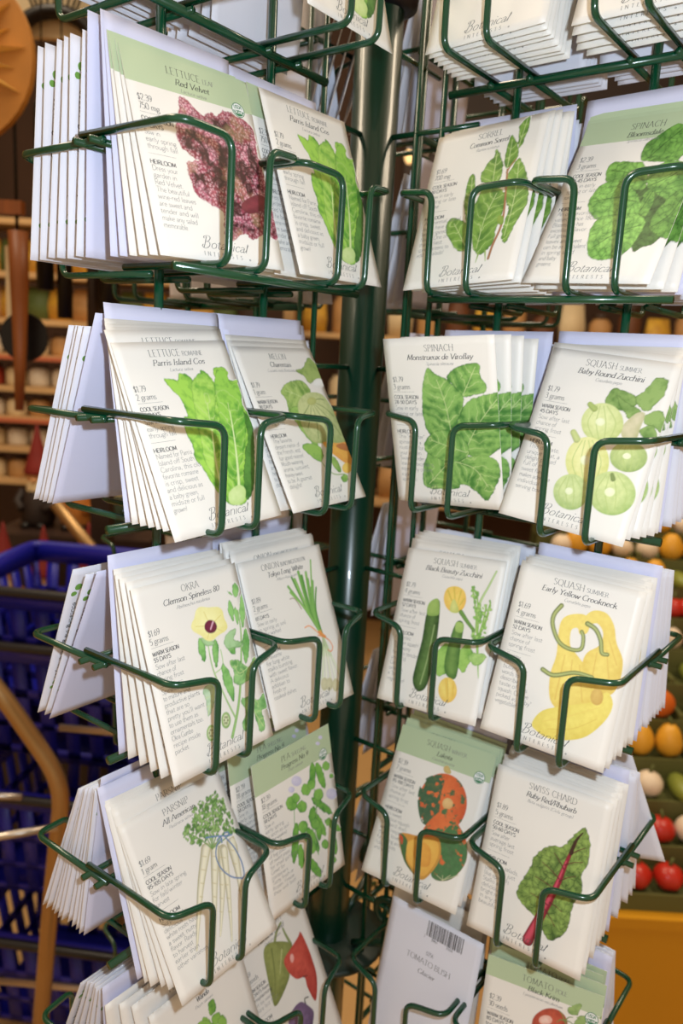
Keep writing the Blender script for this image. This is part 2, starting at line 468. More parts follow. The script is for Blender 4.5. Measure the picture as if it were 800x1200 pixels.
vm = {'tomato': MB().blob((0, 0, 0), .026, .026, .023, 14, 8, lambda a, th: 1 + .05 * math.cos(5 * a)).me('tomato', VEG['tomato']),
      'squash': MB().blob((0, 0, 0), .026, .026, .034, 14, 8, lambda a, th: 1 + .06 * math.cos(8 * a) + .2 * math.cos(th) * -1).me('squash', VEG['squash']),
      'onion': MB().blob((0, 0, 0), .026, .026, .025, 12, 8, lambda a, th: 1 + .25 * max(0, math.cos(th) - .6) * -1).me('onion', VEG['onion']),
      'cucumber': MB().blob((0, 0, 0), .020, .044, .020, 12, 8).me('cucumber', VEG['cucumber']),
      'pepper': MB().blob((0, 0, 0), .027, .027, .03, 16, 8, lambda a, th: 1 + .09 * math.cos(4 * a)).me('bell_pepper', VEG['pepper'])}
stem_me = MB().tube([(0, 0, 0), (.002, 0, .008), (.005, .001, .014)], [.004, .003, .0025], 6).me('stem', STEM)
KR = [('tomato', 'tomato', 'onion'), ('tomato', 'onion', 'tomato'), ('onion', 'cucumber', 'tomato'), ('squash', 'squash', 'pepper'), ('squash', 'pepper', 'squash'), ('onion', 'cucumber', 'squash'), ('tomato', 'onion', 'tomato'), ('tomato', 'tomato', 'onion'), ('cucumber', 'squash', 'cucumber'), ('squash', 'onion', 'squash'), ('squash', 'cucumber', 'onion')]
rows = [(-1.0 + .050 * i, .57 + .066 * i, KR[i]) for i in range(11)]
tt = tag(empty('bin_rack', (.80, .75, -1.02)), 'stepped dark green bins holding vegetables at the right edge', 'rack')
for i, (z, y, kinds) in enumerate(rows):
    zz = z + 1.02; yy = y - .75
    b = MB().box(-.34, .34, yy - .033, yy + .033, max(0, zz - .012), zz + .002)
    b.box(-.34, .34, yy - .0335, yy - .0295, max(0, zz - .03), zz + .012).box(-.34, .34, yy + .0295, yy + .0335, 0, zz + .02)
    bo = b.build('bin', BIN, tt, smooth=False)
    for k in range(4): MB().box(-.34 + k * .2233, -.33 + k * .2233, yy - .029, yy + .029, zz, zz + .022).build('divider', BIN, bo, smooth=False)
    for k in range(8):
        if True:
            kd = kinds[min(2, k // 3)] if (k % 5) else kinds[(k + 1) % 3]
            x = .80 - .315 + k * .0565 + random.uniform(-.004, .004)
            if abs(((x - .46) % .2233)) < .028: x += .03
            hh = {'tomato': .023, 'squash': .034, 'onion': .025, 'cucumber': .020, 'pepper': .03}[kd]
            o = link('bell_pepper' if kd == 'pepper' else kd, vm[kd], None, (x, y + random.uniform(-.006, .006) * 0, z + hh + .003))
            o.rotation_euler = (0, 0, random.uniform(0, 3) if kd != 'cucumber' else random.uniform(-.3, .3) * 0)
            nm = {'tomato': 'red tomato', 'squash': 'yellow squash', 'onion': 'white onion', 'cucumber': 'pale green cucumber', 'pepper': 'orange bell pepper'}[kd]
            rn = ['lowest', 'second lowest', 'third', 'fourth', 'fifth', 'sixth', 'seventh', 'eighth', 'ninth', 'tenth', 'highest'][i]
            tag(o, '%s vegetable from the left, %s %s, in the %s green bin' % (NTH[k], 'an' if nm[0] == 'o' else 'a', nm, rn), 'vegetable', '%s in the %s bin' % (nm, rn))
            if kd != 'cucumber': link('stem', stem_me, o, (0, 0, hh - .002))

# ------------------------------------------------------------------ the spinner rack
AZ = {'L': -2.19571, 'R': -0.64543, 'far_right': -2.19571 + math.pi, 'far_left': -0.64543 + math.pi}
TIER = 0.15
D = 0.0697; UA, UB, UC = 0.2638, 0.1697, 0.0756; LIP = 0.0308; LD = 0.0756; DROP = .003; FLOORZ = -.0662
WR = .00215
rack = tag(empty('seed_rack', (0, 0, FZ)), 'dark green wire spinner rack full of seed packets around a green pole', 'rack')
OFF = Vector((0, 0, -FZ))   # children are placed relative to the rack's base

HUBM = mat('dark_hub_steel', (26, 44, 36), rough=.4)
MB().lathe([(.0185, 0), (.0185, 1.5 + .30)], 32).build('pole', POLE, rack)
MB().lathe([(.0185, 1.5 + .150), (.028, 1.5 + .153), (.030, 1.5 + .170), (.030, 1.5 + .235), (.026, 1.5 + .25)], 32).build('top_collar', BLACKP, rack)
MB().lathe([(.0186, 1.5 - .664), (.054, 1.5 - .664), (.056, 1.5 - .661), (.054, 1.5 - .658), (.0186, 1.5 - .658)], 32).build('hub_plate', HUBM, rack)
MB().lathe([(.24, 0), (.25, .012), (.22, .022), (.04, .03), (.0185, .05)], 36).build('base', BLACKP, rack)
# bent S hooks that hang the wings on the hub
hk = MB().tube(fillet([(.030, 0, .0), (.050, 0, .012), (.074, .004, .020), (.078, .004, .034), (.056, .002, .040), (.052, 0, .056), (.066, 0, .066), (.082, 0, .058)], .011, 4), .0036, 8).me('hook', POLE)
for a in AZ.values():
    o = link('hook', hk, rack, (0, 0, 1.5 - .655)); o.rotation_euler = (0, 0, a)

# wing frame pieces in wing space: x outwards from the pole, y across, z up
upr = MB().tube([(0, 0, -.86), (0, 0, .36)], .0030, 8).me('upright', GREEN)
iupr = MB().tube([(0, 0, -.86), (0, 0, .36)], .0022, 8).me('inner_upright', GREEN)
rung = MB().tube([(.017, 0, 0), (.094, 0, 0)], .0022, 8).me('rung', GREEN)
def hoop_mesh(s, u):
    """s = +1: from corner u the lip runs to larger u, -1: to smaller u"""
    P = [(u, -.010, 0), (u, D, 0), (u + s * LIP, LD, -DROP), (u + s * LIP, LD - .001, FLOORZ), (u + s * LIP, -.012, FLOORZ)]
    return MB().tube(fillet(P, [0, .009, .0085, .008, 0], 6), WR, 8).me('pocket_hoop', GREEN)
hoops = [hoop_mesh(-1, UA), hoop_mesh(1, UB + .0030), hoop_mesh(-1, UB - .0030), hoop_mesh(1, UC)]
def stay_mesh(front):
    b = MB()
    for y in (.0068, -.0068):
        b.tube([(UC - .006, y, -.0048), (UA + .007, y, -.0048)], .0021, 8)
    if not front: b.tube([(UC - .004, 0.0062, FLOORZ - .0048), (UA - .004, 0.0062, FLOORZ - .0048)], .0030, 8)
    if front:
        b.tube([(UC + LIP - .002, LD - .008, FLOORZ - .0044), (UA + .001, LD - .008, FLOORZ - .0044)], .0023, 8)
    return b.me('wire_basket', GREEN)
stays = [stay_mesh(False), stay_mesh(True)]
for side, az in AZ.items():
    for u in {'R': (.0405, .0632), 'L': (.0650,)}.get(side, (.0700,)): 
        o = link('inner_upright', iupr, rack, OFF + Vector((u * math.cos(az), u * math.sin(az), 0)))
    for u in (.1226, .2168):
        link('upright', upr, rack, OFF + Vector((u * math.cos(az), u * math.sin(az), 0)))
    for z in ((.21, .058, -.12, -.29, -.45, -.60) if side in 'LR' else (.13, -.20, -.53)):
        o = link('rung', rung, rack, OFF + Vector((0, 0, z))); o.rotation_euler = (0, 0, az)
    flip = side in ('R', 'far_left')
    for k in range(-1, 6):
        b = link('wire_basket', stays[1 if (k == 0 and side in 'LR') else 0], rack, OFF + Vector((0, 0, -TIER * k)))
        b.rotation_euler = (0, 0, az)
        if flip: b.scale = (1, -1, 1)
        for f in (1, -1):
            for h in hoops:
                o = link('pocket_hoop', h, b)
                o.scale = (1, f, 1)
                if f < 0: o.location = (0, 0, -.0042)

# ------------------------------------------------------------------ lettering: a small pen-stroke alphabet (cap height 10)
GL = {}
for ln in '''A 8|l .3 0 4 10|l 4 10 7.7 0|l 1.7 3.5 6.3 3.5
B 6.6|l 1 0 1 10|c 1 10 4.5 9.8 5.2 7.8 4.2 5.6 1 5.4|c 1 5.4 4.8 5 5.9 2.8 4.6 .3 1 0
C 8|c 7.3 8.3 5.2 10 2.5 9.4 .6 5 2.5 .6 5.2 0 7.4 1.8
D 8.2|l 1 0 1 10|c 1 10 4.5 9.7 7.4 7.5 7.4 2.6 4.5 .3 1 0
E 6|l 1 0 1 10|l 1 10 5.3 10|l 1 5.3 4.6 5.3|l 1 0 5.5 0
F 5.6|l 1 0 1 10|l 1 10 5.2 10|l 1 5.2 4.4 5.2
G 8.6|c 7.3 8.3 5.2 10 2.5 9.4 .6 5 2.5 .6 5.2 0 7.6 1|l 7.6 0.6 7.6 4.3
H 8|l 1 0 1 10|l 7 0 7 10|l 1 5.2 7 5.2
I 3|l 1.5 0 1.5 10
J 4|l 2.8 10 2.8 2|c 2.8 2 2.2 .2 .4 -.6
K 7|l 1 0 1 10|l 6.2 10 1 4.8|l 2.6 6 6.8 0
L 5.8|l 1 0 1 10|l 1 0 5.4 0
M 9.6|l 1 0 1.6 10|l 1.6 10 4.8 1|l 4.8 1 8 10|l 8 10 8.6 0
N 8.4|l 1 0 1 10|l 1 10 7.4 0|l 7.4 0 7.4 10
O 9|c 4.5 10 1.6 8.6 .6 5 1.6 1.4 4.5 0 7.4 1.4 8.4 5 7.4 8.6 4.5 10
P 6|l 1 0 1 10|c 1 10 4.6 9.8 5.6 7.5 4.4 5 1 4.7
Q 9|c 4.5 10 1.6 8.6 .6 5 1.6 1.4 4.5 0 7.4 1.4 8.4 5 7.4 8.6 4.5 10|l 5 1 8.5 -1.8
R 6.8|l 1 0 1 10|c 1 10 4.6 9.8 5.6 7.5 4.4 5 1 4.7|l 3 4.8 6.8 0
S 6|c 5.2 8.6 3.6 10 1.4 9.2 1 7.4 3 5.6 5.2 3.6 5 1.2 2.8 0 .8 1.4
T 7|l 3.5 0 3.5 10|l .3 10 6.7 10
U 8|l 1 10 1 3|c 1 3 2 .3 4 0 6 .3 7 3|l 7 3 7 10
V 7.6|l .3 10 3.8 0|l 3.8 0 7.3 10
W 11|l .3 10 3.2 0|l 3.2 0 5.5 9|l 5.5 9 7.8 0|l 7.8 0 10.7 10
X 7|l .4 10 6.6 0|l 6.6 10 .4 0
Y 7|l .3 10 3.5 5|l 6.7 10 3.5 5|l 3.5 5 3.5 0
Z 6.5|l .6 10 6 10|l 6 10 .5 0|l .5 0 6.1 0
a 5.4|c .8 5 2.4 6 3.9 5 4 3.5|l 4 4 4 0|c 4 3.4 1.4 3 .6 1.5 1.6 0 4 1.3
b 6|l 1 0 1 10|c 1 4.6 3 6.1 5 4.6 5.2 2.6 4 .2 2.4 0 1 1
c 5|c 4.6 4.8 2.8 6 .9 4.4 .8 1.8 2.5 0 4.6 1
d 6|l 5 0 5 10|c 5 4.8 3 6.1 .9 4.4 .9 1.6 2.6 0 5 1.2
e 5.2|c .9 3.3 4.6 3.4 3.8 5.6 2.3 6 .8 4 .9 1.6 2.6 0 4.6 1.1
f 3.6|c 3.8 9.3 2.6 10 1.7 8.6 1.6 7|l 1.6 7.4 1.6 0|l .3 6 3.2 6
g 5.6|c 4.4 5.6 2.4 6 .9 4.4 1 2.6 2.6 1.8 4.2 2.8 4.4 5.6 5 6.2|c 1.8 2 1 .8 4 .3 5 -1.2 3.4 -2.8 1 -2.4 .6 -1 1.6 0
h 6|l 1 0 1 10|c 1 4.5 3 6.1 4.8 5 5 3|l 5 3.2 5 0
i 2.6|l 1.3 0 1.3 6|l 1.3 8.2 1.3 9.2
j 2.6|l 1.5 6 1.5 -1.6|l 1.5 8.2 1.5 9.2|c 1.5 -1.6 .9 -2.8 -.2 -2.6
k 5.6|l 1 0 1 10|l 4.6 6 1 2.8|l 2.2 3.8 5.2 0
l 2.6|l 1.3 0 1.3 10
m 9|l 1 0 1 6|c 1 4.5 2.8 6.1 4.3 5.2 4.5 3|l 4.5 3.2 4.5 0|c 4.5 4.5 6.2 6.1 7.8 5.2 8 3|l 8 3.2 8 0
n 6|l 1 0 1 6|c 1 4.5 3 6.1 4.8 5 5 3|l 5 3.2 5 0
o 5.8|c 2.9 6 1 4.8 .7 3 1 1.2 2.9 0 4.8 1.2 5.1 3 4.8 4.8 2.9 6
p 6|l 1 -3 1 6|c 1 4.6 3 6.1 5 4.6 5.2 2.6 4 .2 2.4 0 1 1
q 6|l 5 -3 5 6|c 5 4.8 3 6.1 .9 4.4 .9 1.6 2.6 0 5 1.2
r 4|l 1 0 1 6|c 1 4.2 2 5.8 3.8 5.6
s 4.4|c 3.8 5 2.4 6 1 5.2 1.2 3.8 3.2 2.6 3.8 1.2 2.4 0 .7 1
t 3.6|l 1.6 8 1.6 1.4|c 1.6 1.6 2.2 .1 3.5 .6|l .2 6 3.3 6
u 6|l 1 6 1 2.4|c 1 2.6 1.6 .2 3 0 5 1.6|l 5 6 5 0
v 5.4|l .3 6 2.7 0|l 2.7 0 5.1 6
w 8|l .3 6 2.3 0|l 2.3 0 4 5.4|l 4 5.4 5.7 0|l 5.7 0 7.7 6
x 5|l .4 6 4.6 0|l 4.6 6 .4 0
y 5.4|l .3 6 2.8 .3|c 5.1 6 2.8 0 1.6 -2.6 .3 -2.8
z 4.8|l .5 6 4.4 6|l 4.4 6 .4 0|l .4 0 4.5 0
0 6|c 3 10 1.2 8.4 .7 5 1.2 1.6 3 0 4.8 1.6 5.3 5 4.8 8.4 3 10
1 4|l 2.2 0 2.2 10|l 2.2 10 .6 8.4
2 5.6|c .8 7.8 2 10 4.2 9.4 4.6 7 3 3.6 .6 0|l .6 0 5.2 0
3 5.6|c .8 8.6 2.6 10 4.6 8.6 4 6.2 2 5.4|c 2 5.4 4.8 4.6 4.8 1.2 2.6 0 .6 .9
4 6|l 4.2 0 4.2 10|l 4.2 10 .4 3|l .4 3 5.6 3
5 5.6|l 4.8 10 1.4 10|l 1.4 10 1 5.6|c 1 5.6 3.6 6.2 5 3.4 3.6 .2 .6 .6
6 5.8|c 4.6 9.6 2.2 8.4 .9 4.6 1.2 1.2 3 0 4.8 1.2 4.8 4.4 3 5.8 1 4
7 5.4|l .6 10 5 10|l 5 10 2 0
8 5.8|c 2.9 10 1.2 8.6 1.4 6.6 4.4 4.4 4.8 1.6 2.9 0 1 1.6 1.4 4.2 4.4 6.6 4.6 8.6 2.9 10
9 5.8|c 1.2 .4 3.6 1.6 4.9 5.4 4.6 8.8 2.8 10 1 8.8 1 5.6 2.8 4.2 4.8 6
$ 5.6|c 4.8 8 3.4 9.2 1.4 8.4 1.2 6.6 2.8 5.2 4.8 3.6 4.4 1.2 2.6 .6 .8 1.8|l 2.8 -.6 2.8 10.6
. 2.4|l 1.2 0 1.2 .9
, 2.4|l 1.3 .9 .7 -1.2
- 3.8|l .6 3.4 3.2 3.4
! 2.6|l 1.3 3 1.3 10|l 1.3 0 1.3 .9
/ 4.4|l .3 -1 4 10.4
( 3.4|c 3 10.6 1.2 7.5 1.2 2.5 3 -1.4
) 3.4|c .4 10.6 2.2 7.5 2.2 2.5 .4 -1.4
' 2|l 1.2 10 .9 7.4
" 3.4|l 1 10 .9 7.4|l 2.4 10 2.3 7.4
: 2.4|l 1.2 0 1.2 .9|l 1.2 5 1.2 5.9
~ 3.4|c 1.7 10 .5 9 .5 7.6 1.7 6.6 2.9 7.6 2.9 9 1.7 10
& 8|c 7.4 4 5 .4 2.4 0 .8 1.6 1.6 4 4.4 6.4 4.2 9.2 2.8 9.6 1.8 8 3 5.2 7.4 0
@ 8.6|l 2.4 0 3.4 9.6|c .2 7.6 1.2 9.8 4.2 10.6 7.4 9.6 7.2 7 3.2 5.2|c 3.2 5.2 7.6 5 7.8 1.6 5 -.4 1.6 .2 -.6 2.2 .6 3.2'''.split('\n'):
    ch, rest = ln[0], ln[2:]
    parts = rest.split('|')
    GL[ch] = (float(parts[0]), [(p[0], [float(v) for v in p[1:].split()]) for p in parts[1:]])

def catmull(P, n=4, closed=False):
    P = np.array(P, float); out = []
    m = len(P)
    rngi = range(m) if closed else range(m - 1)
    for i in rngi:
        if closed: p0, p1, p2, p3 = P[i - 1], P[i], P[(i + 1) % m], P[(i + 2) % m]
        else: p0, p1, p2, p3 = P[max(i - 1, 0)], P[i], P[i + 1], P[min(i + 2, m - 1)]
        for k in range(n):
            t = k / n
            out.append(.5 * (2 * p1 + (p2 - p0) * t + (2 * p0 - 5 * p1 + 4 * p2 - p3) * t * t + (3 * p1 - p0 - 3 * p2 + p3) * t ** 3))
    if not closed: out.append(P[-1])
    return np.array(out)

class Ink:
    """flat lettering and rules on a packet face, in millimetres"""
    def __init__(s): s.V = []; s.F = []
    def quad(s, a, b, c, d):
        n = len(s.V); s.V += [a, b, c, d]; s.F.append((n, n + 1, n + 2, n + 3))
    def path(s, P, thick, thin):
        L = []
        m = len(P)
        for i in range(m):
            d = P[min(i + 1, m - 1)] - P[max(i - 1, 0)]
            l = math.hypot(*d) or 1; d = d / l
            w_ = thin + (thick - thin) * abs(d[1]) ** 1.3
            nx = np.array([-d[1], d[0]]) * w_ / 2
            L.append((P[i] + nx, P[i] - nx))
        for i in range(m - 1): s.quad(L[i][1], L[i + 1][1], L[i + 1][0], L[i][0])
    def rect(s, x0, x1, y0, y1):
        n = max(1, int((x1 - x0) / 7)); 
        for k in range(n):
            a = x0 + (x1 - x0) * k / n; b = x0 + (x1 - x0) * (k + 1) / n
            s.quad(np.array([a, y0]), np.array([b, y0]), np.array([b, y1]), np.array([a, y1]))
    def disc(s, cx, cy, r0, r1, a0=0, a1=2 * math.pi, n=28):
        for k in range(n):
            a = a0 + (a1 - a0) * k / n; b = a0 + (a1 - a0) * (k + 1) / n
            f = lambda r, t: np.array([cx + r * math.cos(t), cy + r * math.sin(t)])
            s.quad(f(r0, a), f(r1, a), f(r1, b), f(r0, b))
    def text(s, t, x, y, h, wt=.9, thin=.35, shear=0., sx=1., ls=0., serif=False, align='l', fit=None, rot=0):
        k = h / 10
        def width(sx_): return sum((GL[c][0] if c in GL else 3.2) * k * sx_ + ls for c in t) - ls
        if fit: sx = sx * (fit / width(sx))
        wd = width(sx)
        if align == 'c': x -= wd / 2
        ca, sa = math.cos(rot), math.sin(rot)
        x0, y0 = x, y; cx = 0.
        for c in t:
            if c not in GL: cx += 3.2 * k * sx + ls; continue
            adv, st = GL[c]
            for typ, p in st:
                P = np.array(p).reshape(-1, 2)
                if typ == 'c': P = catmull(P, 3 if h < 3 else 4)
                ends = [(P[0], P[1]), (P[-1], P[-2])] if (serif and typ == 'l') else []
                def tr(P):
                    Q = np.empty_like(P); Q[:, 0] = cx + (P[:, 0] + P[:, 1] * shear) * k * sx; Q[:, 1] = P[:, 1] * k
                    return np.stack([x0 + Q[:, 0] * ca - Q[:, 1] * sa, y0 + Q[:, 0] * sa + Q[:, 1] * ca], 1)
                s.path(tr(P), wt * k, thin * k)
                for e, o in ends:
                    if abs(e[0] - o[0]) < abs(e[1] - o[1]) and (e[1] in (0, 10, 6)) :
                        yy = e[1] + (.15 if e[1] == 0 else -.15)
                        s.path(tr(np.array([[e[0] - 1.0, yy], [e[0] + 1.0, yy]])), wt * k, max(thin, .42) * k)
            cx += adv * k * sx + ls
        return wd
    def mesh(s, name, m, lift, f):
        V = [((v[0] - 42.5) / 1000, v[1] / 1000, f(v[0], v[1]) + lift) for v in s.V]
        return mesh(name, V, s.F, m)

# ------------------------------------------------------------------ painter for the printed vegetable pictures (0.5 mm dots of ink)
NX, NY, ST = 171, 239, 0.5
GX, GY = np.meshgrid(np.arange(NX) * ST, np.arange(NY) * ST)
GX0, GY0 = GX, GY
def vnoise(sc, seed):
    r = np.random.default_rng(seed); out = np.zeros((NY, NX)); amp = 1; tot = 0
    for o in range(4):
        n = int(max(85, 119) / sc * 2 ** o) + 3
        g = r.random((n, n)); u = GX / sc * 2 ** o; v = GY / sc * 2 ** o
        i = u.astype(int) % (n - 1); j = v.astype(int) % (n - 1); fu = u - np.floor(u); fv = v - np.floor(v)
        fu = fu * fu * (3 - 2 * fu); fv = fv * fv * (3 - 2 * fv)
        out += amp * ((g[j, i] * (1 - fu) + g[j, i + 1] * fu) * (1 - fv) + (g[j + 1, i] * (1 - fu) + g[j + 1, i + 1] * fu) * fv)
        tot += amp; amp *= .5
    return out / tot
def voro(sc, seed, GX=None, GY=None):
    w1, w2 = vnoise(6, seed + 70), vnoise(6, seed + 90)
    GX = np.clip(GX0 + (w1 - .5) * sc * 1.6, 0, 85); GY = np.clip(GY0 + (w2 - .5) * sc * 1.6, 0, 119)
    r = np.random.default_rng(seed); nx = int(85 / sc) + 3; ny = int(119 / sc) + 3
    jx = r.random((ny, nx)); jy = r.random((ny, nx)); idc = r.random((ny, nx))
    ci = (GX / sc).astype(int) + 1; cj = (GY / sc).astype(int) + 1
    f1 = np.full((NY, NX), 9.); f2 = f1.copy(); cid = np.zeros((NY, NX))
    for dj in (-1, 0, 1):
        for di in (-1, 0, 1):
            a = np.clip(ci + di, 0, nx - 1); b = np.clip(cj + dj, 0, ny - 1)
            d = np.hypot(GX / sc + 1 - (ci + di + jx[b, a]), GY / sc + 1 - (cj + dj + jy[b, a]))
            new = d < f1
            f2 = np.where(new, f1, np.minimum(f2, d)); cid = np.where(new, idc[b, a], cid); f1 = np.where(new, d, f1)
    return f1, f2, cid
N1 = vnoise(7, 1); N2 = vnoise(2.5, 2); N3 = vnoise(14, 3)
V1 = voro(5.5, 5); V2 = voro(2.0, 6); V3 = voro(5.0, 9)

def window(P, pad=2):
    x0, y0 = P.min(0) - pad; x1, y1 = P.max(0) + pad
    return (slice(max(0, int(y0 / ST)), min(NY, int(y1 / ST) + 2)), slice(max(0, int(x0 / ST)), min(NX, int(x1 / ST) + 2)))
def seg_d(X, Y, P, closed=True):
    """distance to a polyline, parameter along it, signed side"""
    d = np.full(X.shape, 1e9); par = np.zeros(X.shape); side = np.zeros(X.shape); m = len(P); acc = 0
    for i in range(m if closed else m - 1):
        a = P[i]; b = P[(i + 1) % m]; e = b - a; L2 = e @ e
        if L2 < 1e-9: continue
        t = np.clip(((X - a[0]) * e[0] + (Y - a[1]) * e[1]) / L2, 0, 1)
        dd = np.hypot(X - a[0] - t * e[0], Y - a[1] - t * e[1])
        n = dd < d; L = math.sqrt(L2)
        d = np.where(n, dd, d); par = np.where(n, acc + t * L, par)
        side = np.where(n, np.sign(e[0] * (Y - a[1]) - e[1] * (X - a[0])), side)
        acc += L
    return d, par, side, acc
def inside(X, Y, P):
    c = np.zeros(X.shape, bool)
    for i in range(len(P)):
        x0, y0 = P[i - 1]; x1, y1 = P[i]
        if y0 == y1: continue
        c ^= ((y0 > Y) != (y1 > Y)) & (X < (x1 - x0) * (Y - y0) / (y1 - y0) + x0)
    return c
def C(c): return np.array(lin(c))
def mix(a, b, t): return a + (b - a) * t[..., None]

def paint(ops):
    img = np.empty((NY, NX, 3)); img[:] = C(PAPER_C); alp = np.zeros((NY, NX))
    def put(w_, col, a):
        img[w_] += (col - img[w_]) * a[..., None]; alp[w_] = np.maximum(alp[w_], a)
    for n_op, op in enumerate(ops):
        kind = op[0]; P = np.array(op[1], float).reshape(-1, 2)
        if kind == 'strk':
            Q = catmull(P, 5) if len(P) > 2 else P
            w_ = window(Q, 3); X, Y = GX[w_], GY[w_]
            if X.size == 0: continue
            d, par, side, tot = seg_d(X, Y, Q, False)
            wd = np.maximum(op[2] + (op[3] - op[2]) * par / max(tot, 1e-6), .45)
            a = np.clip((wd / 2 - d) / .5 + .5, 0, 1)
            c = C(op[4]); sh = np.clip(d / (wd / 2 + .01), 0, 1)
            put(w_, c * (1.06 - .42 * sh ** 2 * (wd > .9) * (.5 + .5 * (side < 0)))[..., None], a)
            continue
        Q = catmull(P, 4, True)
        w_ = window(Q); X, Y = GX[w_], GY[w_]
        if X.size == 0: continue
        d, par, _, tot = seg_d(X, Y, Q)
        sd = np.where(inside(X, Y, Q), d, -d)
        n1, n2, n3 = N1[w_], N2[w_], N3[w_]
        if kind in ('leaf', 'crinkle', 'ruffle'): sd = sd + .3 + (n2 - .5) * (1.8 if kind != 'ruffle' else 2.8)
        a = np.clip(.5 + sd / .6, 0, 1)
        if kind in ('fill', 'leaf', 'zuke', 'crinkle'):
            c1, c2 = C(op[2]), C(op[3])
            lo, hi = Q.min(0), Q.max(0); S_ = hi - lo + .01
            g = np.clip(.5 + .42 * ((X - lo[0]) / S_[0] - .5) - .62 * ((Y - lo[1]) / S_[1] - .5), 0, 1)
        if kind == 'fill':
            rim = np.clip(1 - sd / (min(S_) * .28 + .2), 0, 1)
            col = mix(c1, c2, np.clip(g * .55 + rim * .36 + (n2 - .5) * .5, 0, 1))
        elif kind == 'zuke':
            rim = np.clip(1 - sd / (min(S_) * .36 + .2), 0, 1)
            col = mix(c1, c2, np.clip(.15 + rim * .75 + (n2 - .5) * .5, 0, 1))
        elif kind == 'leaf':
            t = .26 + (n1 - .5) * 2.0 + (n2 - .5) * .9 + .3 * (g - .5)
            if op[4]:
                W_ = np.array(op[4], float).reshape(-1, 2); W_ = catmull(W_, 5)
                dv, pv, sv, tv = seg_d(X, Y, W_, False)
                lat = np.sin((pv - dv * .8) * .82 + (n1 - .5) * 7)
                t = t + np.clip(lat - .1, 0, 1) ** 2 * .42 - np.clip(-lat, 0, 1) * .20 + .22 * np.exp(-dv / 1.2)
            t = t + .5 * np.clip(1 - sd / 1.1, 0, 1)
            col = mix(c1, c2, np.clip(t, 0, 1))
            col = col * (1 - .28 * np.clip(1 - sd / .7, 0, 1))[..., None]
            if op[4]:
                col = mix(col, C((206, 224, 150)), np.clip(1.1 - dv / .42, 0, 1) * .85)
                thin = np.clip((-lat - .90) / .10, 0, 1) * np.clip(1 - dv / 16, 0, 1)
                col = mix(col, C((200, 220, 140)), thin * .7)
        elif kind == 'crinkle':
            f1, f2, cid = [v[w_] for v in V3]
            e1 = np.clip(1 - (f2 - f1) / .14, 0, 1)
            g1, g2, _c = [v[w_] for v in V2]
            e2 = np.clip(1 - (g2 - g1) / .16, 0, 1)
            t = .3 + (n1 - .5) * 1.2 + .45 * f1 - .1 + (cid - .5) * .3
            col = mix(c1, c2, np.clip(t, 0, 1))
            col = mix(col, c2 * .5, np.clip(e1 * (.25 + n1 * .7) + e2 * .30, 0, 1))
            col = mix(col, np.minimum(c1 * 1.5, 1), np.clip(.5 - f1 * 1.3, 0, 1) * .7)
            if op[4]:
                W_ = catmull(np.array(op[4], float).reshape(-1, 2), 5)
                dv = seg_d(X, Y, W_, False)[0]
                col = mix(col, c2 * .42, np.clip(1.2 - dv / .4, 0, 1) * .8)
            col = col * (1 - .55 * np.clip(1 - sd / .6, 0, 1))[..., None]
        elif kind == 'ruffle':
            f1, f2, cid = [v[w_] for v in V1]; g1, g2, gc = [v[w_] for v in V2]
            pal = [C((172, 66, 92)), C((206, 118, 140)), C((150, 48, 66)), C((186, 92, 106))]
            col = np.empty(X.shape + (3,)); col[:] = pal[0]
            for i, pc in enumerate(pal): col[(cid * 4).astype(int) == i] = pc
            col = mix(col, C((240, 206, 214)), np.clip(1 - g1 * 2.0, 0, 1) * .75)
            col = mix(col, C((104, 24, 44)), np.clip(1 - (g2 - g1) / .2, 0, 1) * .75)
            deep = np.clip((n1 - .47) * 6, 0, 1) * np.clip(sd / 5, 0, 1)
            col = mix(col, C((62, 18, 24)), np.clip(deep * .85 + np.clip(1 - (f2 - f1) / .3, 0, 1) * np.clip(sd / 5, 0, 1) * .7, 0, 1))
            col = mix(col, C((196, 170, 110)), np.clip((n3 - .62) * 9, 0, 1) * .3)
            col = mix(col, C((150, 36, 66)), np.clip(1 - sd / .7, 0, 1) * .7)
        elif kind == 'mottle':
            nz = vnoise(1 / op[3], 40 + op[5])
            k = np.clip((nz[w_] - op[4]) * 16 + .5, 0, 1)
            a = a * k; col = np.empty(X.shape + (3,)); col[:] = C(op[2]); col = col * (.8 + .4 * n2)[..., None]
        elif kind == 'dots':
            r = np.random.default_rng(n_op); lo, hi = Q.min(0), Q.max(0); cnt = 0
            a = np.zeros(X.shape); col = np.zeros(X.shape + (3,))
            tries = 0
            while cnt < op[3] and tries < 4000:
                tries += 1
                p = lo + (hi - lo) * r.random(2)
                if not inside(np.array([p[0]]), np.array([p[1]]), Q)[0]: continue
                cnt += 1; ang = r.random() * 6.28; sz = op[4] * (.55 + .6 * r.random())
                u = (X - p[0]) * math.cos(ang) + (Y - p[1]) * math.sin(ang); v = -(X - p[0]) * math.sin(ang) + (Y - p[1]) * math.cos(ang)
                q = np.hypot(u / (sz * 1.0), v / (sz * .62)); aa = np.clip((1.1 - q) * 2.2, 0, 1)
                cc = C(op[2][cnt % len(op[2])]) * (1.1 - .5 * np.clip(q, 0, 1) ** 2)[..., None]
                col = mix(col, cc, aa) if cnt > 1 else cc
                a = np.maximum(a, aa)
            img[w_] = mix(img[w_], col, a) if True else img[w_]
            alp[w_] = np.maximum(alp[w_], a); continue
        put(w_, col, a)
    grey = (img @ np.array([.25, .65, .10]))[..., None]
    img = img + (grey - img) * .10
    return img, alp

